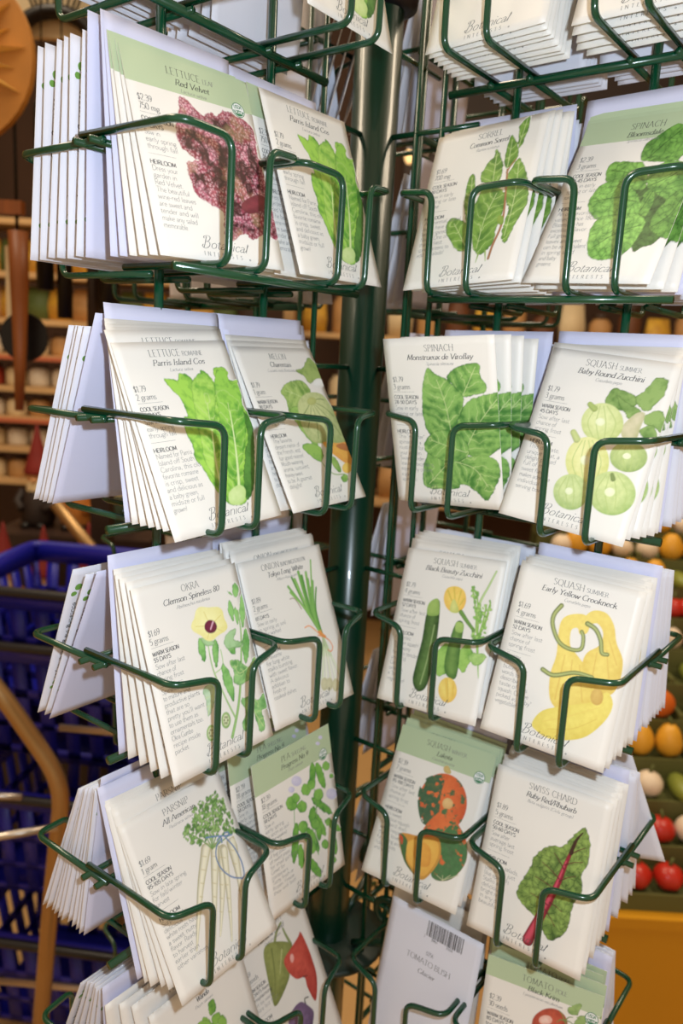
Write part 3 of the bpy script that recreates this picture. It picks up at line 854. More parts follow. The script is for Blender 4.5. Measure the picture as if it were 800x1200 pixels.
def picture_mesh(name, ops, lift, f, band_y=None):
    img, alp = paint(ops)
    if band_y is not None:
        pass
    ok = alp > .06
    q = ok[:-1, :-1] | ok[1:, :-1] | ok[:-1, 1:] | ok[1:, 1:]
    if band_y is not None:      # over the header band only the fully inked dots are printed
        full = alp > .5
        qb = full[:-1, :-1] & full[1:, :-1] & full[:-1, 1:] & full[1:, 1:]
        q = np.where(GY[:-1, :-1] > band_y - .6, qb, q)
    jj, ii = np.nonzero(q)
    idx = np.full((NY, NX), -1)
    use = np.zeros((NY, NX), bool)
    for dj in (0, 1):
        for di in (0, 1): use[jj + dj, ii + di] = True
    idx[use] = np.arange(use.sum())
    X, Y = GX[use], GY[use]
    Zf = np.array([f(x, y) for x, y in zip(X, Y)]) + lift
    V = np.stack([(X - 42.5) / 1000, Y / 1000, Zf], 1)
    F = np.stack([idx[jj, ii], idx[jj, ii + 1], idx[jj + 1, ii + 1], idx[jj + 1, ii]], 1)
    me = bpy.data.meshes.new(name)
    me.vertices.add(len(V)); me.vertices.foreach_set('co', V.ravel())
    me.loops.add(F.size); me.loops.foreach_set('vertex_index', F.ravel())
    me.polygons.add(len(F)); me.polygons.foreach_set('loop_start', np.arange(0, F.size, 4)); me.polygons.foreach_set('loop_total', np.full(len(F), 4))
    me.update(calc_edges=True)
    at_ = me.color_attributes.new('ink', 'FLOAT_COLOR', 'POINT')
    c4 = np.ones((len(V), 4)); c4[:, :3] = np.clip(img[use], 0, 1)
    at_.data.foreach_set('color', c4.ravel())
    me.materials.append(PRINT)
    return me

# printed pictures: shapes in millimetres on the packet face (x right, y up)
PICS = {}
PICS['red_velvet'] = [
  ('ruffle',[33.3,96.6,38.4,96.1,46.1,88.6,53.6,92.8,57.1,91.3,64.4,96.5,72,95,81.6,91.3,83,82.7,82.6,71.6,83.7,56.9,84.5,41.1,85.2,20.5,75.8,21.2,65.5,17.4,59.3,19.9,50.2,14.4,45.6,18,47,28.5,45.7,32,34.9,35.8,30,41.4,29.2,55.9,37.3,59.4,28.2,64.9,26.3,76.4,30.4,85.6]),
  ('fill',[61.4,37.4,69.7,43.6,79.8,46.3,82,40.7,72.1,34.2,63.7,32.9],(150,60,70),(95,35,45)),
]
PICS['romaine'] = [
  ('leaf',[28.6,95.7,33.6,94.7,38.3,93.7,41.1,98.7,48.3,94.6,48.9,91.6,55.9,95.7,58.3,99.4,63.7,94.5,65.9,88.3,68.6,92.7,66.8,97.4,69.8,100.3,75.8,100.8,79,96.8,76.4,93.1,80.6,91.3,85.7,91.7,81.2,85.8,81.9,77.9,84.5,65.2,83.5,55.9,73.8,31,67,19.9,59.5,13.7,50.6,12.6,45.3,15.5,40.1,22.9,36.7,32.1,34.5,39.7,31.7,45.8,33.3,54.2,31.3,60.2,33.4,70.1,36.5,71.3,36.4,80,33.6,86,30.3,90.6],(160,215,62),(86,160,36),[53.3,14.8,60,33,67.2,59.2,72.4,83.3]),
  ('leaf',[79.3,71.9,84.1,64.4,83.5,55.9,73.8,31,67,19.9,59.8,14.4,62.5,25.1,71.3,43.5,79.1,54.9],(90,150,50),(52,110,32),None),
  ('leaf',[48,91.7,57.7,97.9,63.1,93,63.2,83.9,54,63.6,49.7,46.3,44.1,23.7,40.6,33,38.3,44.9,41,60.6,43.8,76.5],(175,222,80),(110,180,45),[43.8,25.2,48.5,52.4,54.5,78.5]),
  ('leaf',[65,88.4,71.1,98.7,77.4,97.7,78,89.9,84.4,88.7,81.9,73.2,76.8,56.7,65.1,38.3,53.3,28.1,55,45.7,59.6,66.1],(150,210,60),(88,165,38),[55.7,20.3,63.9,44.5,70.8,77.2]),
  ('strk',[52.8,13.4,58.6,27.3,65.4,50.3,70.2,71.2],2.6,0.53,(214,236,160)),
  ('strk',[43.5,22.3,45.7,41,51.1,61],2.02,0.49,(214,236,150)),
  ('fill',[48.7,21.5,57.4,24.5,61.6,20.8,57.7,14,50.7,12.9,46.1,15.3],(216,235,160),(180,215,110)),
]
PICS['melon'] = [
  ('leaf',[58.5,101,67.9,103.1,78.9,111.1,84.9,106.8,86.7,98.8,88.4,94.4,77.2,93.9,69.2,91.1,64.6,97.5],(165,190,100),(112,150,62),None),
  ('leaf',[32.8,85,42.8,90.9,58.2,93.4,65.1,87.7,64.7,83.5,53.5,78.3,43.7,71.9,33.9,68.3,35.1,78.9],(170,200,100),(110,155,60),[57.5,78.1,47.9,82.6,37.9,85.6]),
  ('leaf',[35.4,70.9,44.5,73.2,48.1,62.1,51.7,51,49,43.1,41.2,50.5,37,60.1],(160,200,90),(105,160,60),None),
  ('fill',[47.8,77.1,60.2,82.9,73,83.3,81.1,78.8,86.8,62.8,88.1,46.9,83.4,43,66.2,43.7,46.7,46,41.2,57.2,43.2,69.2],(222,226,160),(150,172,95)),
  ('strk',[61.9,76.9,72.2,78.2,78.1,77.4],0.36,0.95,(128,152,84)),
  ('strk',[61.9,76.9,74.3,71.8,82.2,64.4],0.36,0.93,(128,152,84)),
  ('strk',[61.9,76.9,74.4,64,82.5,48.8],0.36,0.94,(128,152,84)),
  ('strk',[61.9,76.9,67.3,63,68.2,47],0.36,0.91,(128,152,84)),
  ('strk',[61.9,76.9,60.2,63.4,54.1,48.1],0.36,0.88,(128,152,84)),
  ('strk',[61.9,76.9,56.5,67.7,47,56.8],0.36,0.86,(128,152,84)),
  ('strk',[61.9,76.9,55.4,71.9,44.8,65],0.36,0.86,(128,152,84)),
  ('fill',[68.2,76.7,66.9,75.4,64.8,74.4,62.3,73.9,60,74,58.2,74.6,57.4,75.7,57.6,77,58.9,78.3,61,79.3,63.4,79.8,65.8,79.7,67.6,79.1,68.5,78],(200,205,120),(170,180,95)),
  ('fill',[57.5,45.1,74.5,43.1,87.7,42.7,89,34,83.4,25.4,75.4,26.9,66.2,33.4,59.3,39.5],(246,190,70),(232,150,50)),
  ('fill',[71.1,41.2,80.8,42.5,87,39.9,84.6,36.1,75.7,38.1],(205,130,70),(180,105,50)),
  ('leaf',[33,43.2,42.1,45.1,52.2,41.5,51.2,34.8,46,31.3,38.7,36],(150,195,80),(100,160,60),None),
  ('strk',[46.8,32.6,49.5,26.9,56.3,20.8,68.4,19.4],0.86,0.72,(140,170,80)),
  ('fill',[80.2,22.9,76.7,20.3,71.9,19.7,68.5,21.2,68.5,24.2,72,26.7,76.8,27.5,80.3,25.9],(250,215,90),(240,180,50)),
  ('leaf',[60.2,34,65.8,29.3,65.1,21.1,59.4,25.8],(160,195,90),(110,160,60),None),
  ('leaf',[63.7,17.2,70.4,19.1,70,15,64.7,13.6],(150,195,80),(100,160,60),None),
  ('fill',[86.3,90.9,82.8,88.3,77.6,87.3,73.7,88.4,73.4,91.1,76.8,93.6,82,94.7,85.9,93.5],(250,250,245),(228,226,214)),
]
PICS['sorrel'] = [
  ('leaf',[43.6,77.8,46.3,88.1,50.3,93,51.2,98.6,55.6,91.9,58.8,84.1,58.5,72.8,53.2,70.9],(128,172,58),(84,132,40),[54,73.6,51.9,95.6]),
  ('leaf',[64.1,73.1,66.5,81.1,70,87.4,76.9,77.5,81.4,62.9,82.9,53.1,78.2,40.2,73.2,26.1,69.6,36.1,70.7,49.7,65.9,61.6],(128,172,58),(84,132,40),[71.9,31.7,73.1,57.5,70.6,84.4]),
  ('leaf',[41.1,44.6,35.6,61.2,34,77.5,36.4,82.8,39.9,76.3,43.4,59.9,45.3,42.5],(128,172,58),(84,132,40),[42.7,45.7,36.7,79.9]),
  ('leaf',[25.3,44.1,27.6,50.2,34.9,48.4,42.5,41.5,46.4,28.3,44.5,24.3,37.4,26,28.8,36.4],(128,172,58),(84,132,40),[44.5,27.1,30.9,46.1]),
  ('leaf',[44.9,59.6,47.5,70.6,54.7,70.7,64.9,63.1,66.4,50.4,64.6,39.6,63.5,26,54.9,20.2,48.8,30.8,45.4,48.2],(128,172,58),(84,132,40),[53.1,24.6,54.4,46.7,59,64.2]),
  ('leaf',[62.1,82,59,92.6,60.1,106.7,62.9,103.9,67.3,96.4,67.8,87.8],(128,172,58),(84,132,40),[62.5,83.3,61.6,103.5]),
  ('leaf',[67.3,96.4,66.4,103.8,65.2,112.6,70.9,118.4,71.9,112.4,71.3,106.9,69.6,98.8],(128,172,58),(84,132,40),[67.7,97.8,69.7,117.2]),
  ('strk',[63,81.1,65.4,65.8,67.8,48.7,67.8,37.7,64.9,25.8,63.6,16.4],1.38,1.71,(168,112,66)),
  ('strk',[67.8,87.8,65.1,84.2,63,78.9],0.89,1.19,(168,120,70)),
  ('strk',[55.5,20.9,54.7,14.7],1.32,0.44,(150,180,80)),
  ('strk',[60.1,22.3,61.8,15],1.33,0.43,(150,180,80)),
  ('fill',[69.1,43,69,40.5,67.4,39.7,65.3,41.1,63.9,43.8,64.1,46.4,65.7,47.2,67.8,45.8],(150,175,60),(110,150,40)),
]
PICS['bloomsdale'] = [
  ('crinkle',[50.7,64.5,60.8,65,72.7,59.7,80.6,45.1,80.3,29.9,71.7,23.5,65.6,24.8],(76,118,48),(48,86,34),None),
  ('crinkle',[48.2,86.2,47.6,96,52,101.4,57.8,106.6,64,110.1,69.6,104.8,74.4,88.2,69.2,82.3,56.2,83.8],(118,176,66),(72,130,44),[52.6,86.4,59.2,96,67,105.2]),
  ('crinkle',[30.9,72.2,27.8,81.7,31.6,85.9,42.9,84.6,51.7,82.1,58.9,66.7,51,63.7,37.6,70.8],(130,188,72),(76,136,44),[56.4,69.8,43.2,77,31.3,79.8]),
  ('crinkle',[57.9,72.6,62.3,80.9,69.2,82.3,78.9,79,83.5,63,76.9,55.2,60.8,65],(128,186,72),(76,138,46),[61.5,66.4,70.9,71.3,77.5,76.3]),
  ('crinkle',[71.4,37.2,73.5,51.2,81.6,61.8,89.4,50.1,86.1,36.5,84,29.5],(110,166,60),(66,120,40),[72.7,37.2,80.6,45.1,84.4,57.4]),
  ('crinkle',[60,50.7,60.6,62.2,65.2,63.2,67.3,54.4,66.1,44.6],(120,176,66),(70,130,44),[61.8,49.1,64.5,61.8]),
  ('crinkle',[25.7,54.4,25.4,63.6,30.8,70.7,43.5,69.5,56.5,59.6,61.1,47.7,52.2,41,34.5,44.9],(134,196,76),(80,146,48),[56.9,55.2,42.3,59.2,28,57.3]),
  ('crinkle',[37,24.1,34.1,36,37.3,44.7,48.5,47,60.4,46.3,67.8,40.2,65.7,26.2,60.1,17.9,49.1,15.9,41.5,18.2],(138,198,78),(80,146,48),[65.8,38.9,52.4,33.8,40.4,24.1]),
]
PICS['viroflay'] = [
  ('leaf',[48.8,91.9,55.5,97.9,72.1,100.7,73.1,92.4,76.9,86.5,75.8,81.7,65.3,79.8,59.9,79.2,52.8,86.4],(136,186,84),(70,132,48),[60.1,80.4,69.9,98.4]),
  ('leaf',[55.6,65.5,62,74.3,73,79.3,84.6,81.2,88.9,80.7,89.3,65.2,87.1,47.9,73.8,37.1,63.3,37.8,54.4,43.7,53.2,56.5],(136,186,84),(70,132,48),[59.8,42.7,69.6,59.6,84.2,77.1]),
  ('leaf',[33.9,98.1,38.9,94.4,47.9,90.1,54,85.2,59.8,77.9,57.1,66.7,48.9,55.1,33.1,51.9,28.6,60.8,27.9,71.1,29.4,86.4],(136,186,84),(70,132,48),[48.9,55.1,45.8,74,40.4,90.1]),
  ('leaf',[29.8,38.5,43.3,32.6,47.7,22.2,52.4,14.5,40.8,12.2,23.5,14.1],(136,186,84),(70,132,48),[28.1,15.2,43,29.9]),
  ('leaf',[47.6,32.9,60.5,37,74,38.4,81.5,35.1,83.1,24.9,73.5,7,65.9,11.7,58.1,16.4,48.6,18.3],(136,186,84),(70,132,48),[50.4,33.1,65,28.8,74.4,16.4]),
  ('leaf',[26.9,43.7,34.7,53.2,46.2,55,55.3,51.5,61.3,44.1,59,36.2,46.2,32.8,31.1,37.2],(136,186,84),(70,132,48),[59.5,40.1,47.5,43.4,32.5,47.9]),
]
PICS['baby_round'] = [
  ('leaf',[46.3,85.9,47.8,95.8,53.6,96.7,63.6,93.7,64.1,87.5,54.8,83.4],(150,182,96),(98,140,60),None),
  ('leaf',[63.8,92.9,67.8,99.1,72.5,107.7,79.1,107.2,79.8,98,76.2,91.2,72,85.8],(150,182,96),(98,140,60),None),
  ('leaf',[72.9,82.8,80.2,87.3,85.4,82.1,85.6,74.5,80.7,76.6,74.5,77.7],(150,182,96),(98,140,60),None),
  ('leaf',[72.9,73.5,78.9,77.8,83.8,71.1,77.5,68.2],(150,182,96),(98,140,60),None),
  ('leaf',[51.7,93.2,60.8,88.5,69.2,85.3,66.9,78.6,57.4,84.7],(150,182,96),(98,140,60),None),
  ('fill',[61.2,72.8,66.9,83.3,72.5,84.3,72.5,75,72,67.1,65,65.7],(226,214,180),(178,180,120)),
  ('fill',[82.2,57.7,82.4,53.4,80.4,49.5,76.6,46.7,71.7,45.6,66.7,46.4,62.5,49,60.1,52.9,59.8,57.3,61.9,61.3,65.9,64.1,70.8,65.1,75.8,64.2,79.9,61.5],(206,220,140),(136,168,84)),
  ('strk',[66,62.8,63.6,53.7,69.8,46.4],0.29,0.29,(176,196,110)),
  ('strk',[67.6,63.2,68.1,54.6,72.2,47],0.3,0.29,(176,196,110)),
  ('strk',[69.4,63.5,73.2,55.8,74.8,47.6],0.29,0.3,(176,196,110)),
  ('strk',[71.2,63.9,78.2,56.9,77.4,48.2],0.3,0.3,(176,196,110)),
  ('fill',[72.5,56.1,72.2,54.6,70.6,53.7,68.7,53.9,67.6,55,67.9,56.5,69.4,57.5,71.3,57.3],(243,246,210),(230,237,180)),
  ('fill',[61.4,76,61.9,70.3,59.8,65.2,55.4,61.7,49.6,60.5,43.5,61.9,38.3,65.6,35.1,71,34.6,76.8,36.8,82,41.4,85.5,47.3,86.6,53.4,85,58.4,81.2],(232,238,170),(182,200,104)),
  ('strk',[41.7,83.9,39.3,71.8,47.2,61.7],0.32,0.31,(176,196,110)),
  ('strk',[43.6,84.2,44.7,72.8,50,62.3],0.31,0.31,(176,196,110)),
  ('strk',[45.7,84.6,50.7,73.9,53.1,62.9],0.32,0.31,(176,196,110)),
  ('strk',[47.8,84.9,56.7,75.1,56.3,63.6],0.31,0.3,(176,196,110)),
  ('fill',[49.8,74.4,49.6,72.5,47.8,71.3,45.5,71.7,44,73.3,44.3,75.3,46.1,76.5,48.4,76.1],(243,246,210),(230,237,180)),
  ('fill',[60.7,49.9,61.6,43,59.6,36.8,55.3,32.5,49.3,31.1,42.8,32.8,37.1,37.4,33.5,43.9,32.5,51.1,34.6,57.4,39.2,61.6,45.3,62.9,51.8,61,57.2,56.3],(242,240,170),(206,212,110)),
  ('strk',[39.6,59.6,37.8,44.8,46.8,32.6],0.31,0.3,(176,196,110)),
  ('strk',[41.5,60,43.4,46.1,49.6,33.3],0.31,0.31,(176,196,110)),
  ('strk',[43.7,60.4,49.6,47.5,52.9,34],0.31,0.29,(176,196,110)),
  ('strk',[45.9,60.9,55.8,48.8,56.1,34.8],0.31,0.3,(176,196,110)),
  ('fill',[48.7,48.1,48.5,45.7,46.7,44.3,44.3,44.7,42.7,46.8,42.8,49.2,44.6,50.6,47.1,50.1],(243,246,210),(230,237,180)),
  ('fill',[54.3,28,54.8,22.9,53.1,18.3,49.5,15,44.6,13.8,39.4,14.8,35,17.9,32.2,22.5,31.6,27.8,33.4,32.5,37.2,35.7,42.2,36.9,47.3,35.7,51.7,32.5],(222,232,160),(150,182,96)),
  ('strk',[37.5,34.2,35.7,23.4,42.6,14.8],0.3,0.31,(176,196,110)),
  ('strk',[39.1,34.6,40.2,24.5,44.9,15.4],0.31,0.31,(176,196,110)),
  ('strk',[40.9,35,45.3,25.8,47.6,16],0.3,0.29,(176,196,110)),
  ('strk',[42.6,35.4,50.3,27,50.2,16.7],0.3,0.29,(176,196,110)),
  ('fill',[44.5,26.2,44.3,24.4,42.8,23.3,40.9,23.6,39.6,25,39.8,26.8,41.3,27.8,43.3,27.6],(243,246,210),(230,237,180)),
  ('fill',[82.4,34.1,82.9,28,80.6,22.4,76,18.4,69.9,16.8,63.4,17.9,57.9,21.7,54.6,27.2,54,33.5,56.5,39.3,61.3,43.2,67.6,44.7,74,43.3,79.2,39.5],(226,234,160),(150,184,90)),
  ('strk',[61.6,41.5,59,28.3,67.4,18],0.3,0.29,(176,196,110)),
  ('strk',[63.6,41.9,64.7,29.7,70.3,18.7],0.29,0.29,(176,196,110)),
  ('strk',[65.8,42.4,71.1,31.3,73.6,19.6],0.29,0.29,(176,196,110)),
  ('strk',[68.1,43,77.4,32.8,76.9,20.5],0.3,0.3,(176,196,110)),
  ('fill',[70.2,31.8,69.9,29.7,68,28.3,65.5,28.6,64,30.3,64.3,32.4,66.2,33.8,68.7,33.5],(243,246,210),(230,237,180)),
  ('strk',[32.1,63.9,35.9,59.8],4,4.7,(196,208,130)),
  ('strk',[36.6,84.2,40.6,81.7],3.4,4,(170,190,100)),
  ('strk',[65,42.3,66.6,39.5],2.11,2.94,(130,150,80)),
]
PICS['okra'] = [
  ('strk',[78.3,87.5,76.4,72,68.5,47.8,60.7,29.4,50.2,11.8],1.04,2.36,(150,196,110)),
  ('strk',[47.3,73.3,46.7,56.9,51.1,37.7,55.9,22],0.84,1.34,(160,200,120)),
  ('strk',[56.4,67,55.1,57,47.5,54.1],0.71,0.7,(170,205,130)),
  ('leaf',[81.1,105.6,78.3,103.3,77.7,100.1,79.3,96.6,82.2,99.4,82.8,102.5],(146,206,110),(84,158,64),None),
  ('leaf',[72.9,96.1,70.8,92.1,70.6,87.3,72.3,82.3,74.4,87,74.6,91.8],(146,206,110),(84,158,64),None),
  ('leaf',[84.8,96.7,81.1,90.9,79.2,83.6,79.3,75.9,83.3,82.7,85.2,90],(146,206,110),(84,158,64),None),
  ('leaf',[81.7,74.6,77,68.7,74.6,61,74.6,52.6,79.6,59.5,82.1,67.3],(146,206,110),(84,158,64),None),
  ('leaf',[41.8,78.6,39.4,74.3,39.4,69,41.6,63.5,44,68.5,44.1,73.8],(146,206,110),(84,158,64),None),
  ('leaf',[53.9,74.7,50.6,70.2,49.1,64.3,49.7,58,53.2,63.3,54.7,69.1],(146,206,110),(84,158,64),None),
  ('leaf',[63.4,70.2,62.3,67,63.7,63.6,67.5,60.6,68.4,64.3,67,67.7],(146,206,110),(84,158,64),None),
  ('leaf',[55.5,58.2,53.1,50.7,53.8,41.8,57.3,32.5,59.6,41.2,58.9,50.2],(146,206,110),(84,158,64),None),
  ('leaf',[76.4,90,74.8,86.8,74.6,82.9,75.7,78.8,77.3,82.6,77.5,86.5],(146,206,110),(84,158,64),None),
  ('leaf',[72.9,102,73.5,100.8,74.7,99.6,76.3,98.6,75.5,100,74.3,101.2],(146,206,110),(84,158,64),None),
  ('leaf',[61.4,57.8,68.9,56.2,75.9,49.6,82.8,54.2,84.6,51,77.7,43.7,69.6,40.9,61.5,43.4,63.3,49.4],(150,205,120),(96,160,80),[82.1,51.8,68.1,47.9,64.7,54.2]),
  ('leaf',[63.9,30.9,71.9,30.9,77.9,26.3,84.3,28.9,85.3,19.8,79.4,19.1,79.7,8.3,73.9,7.7,72.3,20.2,64.1,11.3,60,15.3,66.1,23.6],(150,205,120),(100,165,84),[75,25.9,72.7,21.4,78,8.9]),
  ('leaf',[35.8,47.7,44.3,48.8,46.9,49.2,43.4,40.2,34.7,30,36,40.1],(196,222,186),(150,190,140),[45.8,48.3,35.2,31.7]),
  ('leaf',[61.7,73.3,69.6,76.4,72.9,75.6,68.6,70.1,77,65.2,68,65,61.5,66.8],(170,210,150),(120,175,100),None),
  ('leaf',[43,78.3,50.3,75,52.7,71.8,46.2,72.3],(170,210,150),(120,175,100),None),
  ('fill',[37.8,18.8,36.9,16.9,35.4,15.6,33.7,15.2,32.1,15.8,31,17.2,30.5,19.2,30.8,21.4,31.7,23.3,33.2,24.6,34.8,25,36.4,24.5,37.6,23,38.1,21],(170,200,120),(110,160,80)),
  ('fill',[36.6,19.3,36,17.9,35,16.9,33.8,16.6,32.8,17,32,18,31.7,19.4,31.9,21,32.6,22.4,33.6,23.3,34.7,23.6,35.8,23.2,36.5,22.2,36.8,20.8],(226,230,190),(190,205,150)),
  ('fill',[36.2,19.4,35.7,18.9,35.1,19.2,35,19.9,35.5,20.3,36.1,20.1],(130,140,90),(120,130,80)),
  ('fill',[35,18,34.6,17.5,34,17.7,33.9,18.4,34.3,18.9,34.9,18.7],(130,140,90),(120,130,80)),
  ('fill',[33.7,18.5,33.2,18,32.7,18.2,32.5,18.9,33,19.4,33.6,19.2],(130,140,90),(120,130,80)),
  ('fill',[33.5,20.4,33.1,19.9,32.5,20.1,32.4,20.8,32.8,21.3,33.4,21.1],(130,140,90),(120,130,80)),
  ('fill',[34.7,21.8,34.2,21.3,33.6,21.5,33.5,22.2,34,22.7,34.6,22.5],(130,140,90),(120,130,80)),
  ('fill',[36,21.3,35.6,20.8,35,21,34.8,21.7,35.3,22.2,35.9,22],(130,140,90),(120,130,80)),
  ('fill',[51.5,22.2,50.5,20.2,48.9,18.9,47.2,18.5,45.5,19.1,44.3,20.6,43.8,22.6,44.1,24.8,45.1,26.8,46.6,28.1,48.3,28.5,50,28,51.2,26.5,51.7,24.5],(170,200,120),(110,160,80)),
  ('fill',[50.2,22.7,49.5,21.2,48.5,20.3,47.3,20,46.2,20.3,45.4,21.4,45.1,22.8,45.3,24.4,46,25.8,47,26.8,48.2,27.1,49.3,26.7,50.1,25.7,50.4,24.2],(226,230,190),(190,205,150)),
  ('fill',[49.8,22.8,49.3,22.3,48.6,22.5,48.5,23.3,49,23.7,49.6,23.5],(130,140,90),(120,130,80)),
  ('fill',[48.5,21.4,48.1,20.9,47.4,21.1,47.3,21.8,47.8,22.3,48.4,22.1],(130,140,90),(120,130,80)),
  ('fill',[47.2,21.9,46.7,21.4,46.1,21.6,45.9,22.3,46.4,22.8,47,22.6],(130,140,90),(120,130,80)),
  ('fill',[47,23.8,46.5,23.3,45.9,23.5,45.8,24.2,46.2,24.7,46.9,24.5],(130,140,90),(120,130,80)),
  ('fill',[48.2,25.3,47.7,24.8,47.1,25,47,25.7,47.4,26.2,48.1,26],(130,140,90),(120,130,80)),
  ('fill',[49.6,24.7,49.1,24.3,48.5,24.5,48.3,25.2,48.8,25.7,49.4,25.5],(130,140,90),(120,130,80)),
  ('fill',[66.3,82.3,66.1,79.1,63.3,77.2,59.4,76.6,56.2,75.9,52.9,74.7,49,74.6,45.7,76.6,43.7,79.3,41.4,81.3,38.6,83.6,37.4,86.5,38.8,89.2,41.1,91.2,42.5,93.4,44.3,96,47.7,97.2,51.6,96.3,55,95.2,58.6,94.7,62.6,93.6,65.1,91,65.3,87.9,65.3,85.2],(250,246,176),(238,228,130)),
  ('strk',[52.5,83.7,61.9,77.6],0.42,0.15,(222,210,110)),
  ('strk',[52.5,83.7,48.1,76.5],0.42,0.14,(222,210,110)),
  ('strk',[52.5,83.7,41,86.2],0.42,0.14,(222,210,110)),
  ('strk',[52.5,83.7,50,93.4],0.42,0.14,(222,210,110)),
  ('strk',[52.5,83.7,63.1,88.2],0.42,0.15,(222,210,110)),
  ('fill',[57.7,81.8,54.8,79.1,50.4,79.5,47.7,82.5,48.7,86,52.7,87.4,56.7,85.5],(130,40,70),(88,24,50)),
  ('strk',[52.2,81.6,54.3,84.2,55.4,85.5],1.15,1.46,(220,170,190)),
]
PICS['onion'] = [
  ('strk',[65.6,50.2,54.8,73,42.6,93.7],1.9,2.02,(120,182,78)),
  ('strk',[65.6,50.2,56,72.7,48.3,99.6],1.9,1.79,(96,160,60)),
  ('strk',[65.6,50.2,57.1,72.5,50.8,97.6],1.9,2.39,(140,196,90)),
  ('strk',[65.6,50.2,58.4,72.2,56.2,102.1],1.9,2.61,(120,182,78)),
  ('strk',[65.6,50.2,59.5,71.9,58.6,98.5],1.9,2.69,(96,160,60)),
  ('strk',[65.6,50.2,61.1,71.5,63.8,100.3],1.9,2.41,(140,196,90)),
  ('strk',[65.6,50.2,61.8,71.4,64.2,94.9],1.9,2.41,(120,182,78)),
  ('strk',[65.6,50.2,63,71.1,65.6,88.2],1.9,2.03,(96,160,60)),
  ('strk',[65.6,50.2,62.7,71.2,71.7,108.5],1.9,1.5,(140,196,90)),
  ('strk',[65.6,50.2,63.6,71,68.9,92.7],1.9,1.87,(120,182,78)),
  ('strk',[65.6,50.2,64.8,70.7,70.8,87.2],1.9,1.51,(96,160,60)),
  ('strk',[65.6,50.2,55.5,72.8,43.3,89.2],1.9,1.68,(140,196,90)),
  ('strk',[65.6,50.2,60.8,35.1,54,18.3],1.75,2.65,(226,232,200)),
  ('strk',[65.6,50.2,60.6,36.4],1.31,0.42,(176,206,130)),
  ('strk',[65.6,50.2,62.9,34.5,59.2,20.5],1.75,2.56,(240,240,220)),
  ('strk',[65.6,50.2,62.6,35.9],1.31,0.46,(176,206,130)),
  ('strk',[65.6,50.2,65.4,33.8,63,15.6],1.75,2.65,(232,234,205)),
  ('strk',[65.6,50.2,65.1,35.2],1.31,0.46,(176,206,130)),
  ('strk',[65.6,50.2,68,33.1,68.5,15.2],1.75,2.65,(238,240,222)),
  ('strk',[65.6,50.2,67.7,34.5],1.31,0.46,(176,206,130)),
  ('strk',[65.6,50.2,70.1,32.5,74.5,18.6],1.75,2.76,(226,232,204)),
  ('strk',[65.6,50.2,69.8,33.9],1.31,0.46,(176,206,130)),
  ('fill',[59.6,15.4,57.4,12.5,54.4,12,52.3,14.1,52.3,17.6,54.5,20.5,57.5,21,59.6,18.9],(222,216,176),(196,190,140)),
  ('fill',[64.7,13.9,62.5,11,59.4,10.5,57.3,12.6,57.3,16.1,59.5,19,62.5,19.5,64.7,17.4],(222,216,176),(196,190,140)),
  ('fill',[71.3,11.2,69.1,8.3,65.9,7.8,63.8,10,63.8,13.5,66,16.4,69.1,17,71.3,14.8],(222,216,176),(196,190,140)),
  ('strk',[49.4,61.2,54.7,61.1,61.5,54.4,65.6,50.2,64.7,55.5],0.88,0.88,(240,150,60)),
  ('strk',[60.9,52.7,70.2,47.1,73.5,40.5,70.6,37.5,67.6,39.6],0.9,0.76,(236,140,70)),
  ('strk',[62.6,54.8,68.2,49.6],1.81,1.82,(240,150,60)),
  ('strk',[41.4,84.7,46.3,83.6,50.5,75.2],0.58,0.73,(150,110,90)),
]
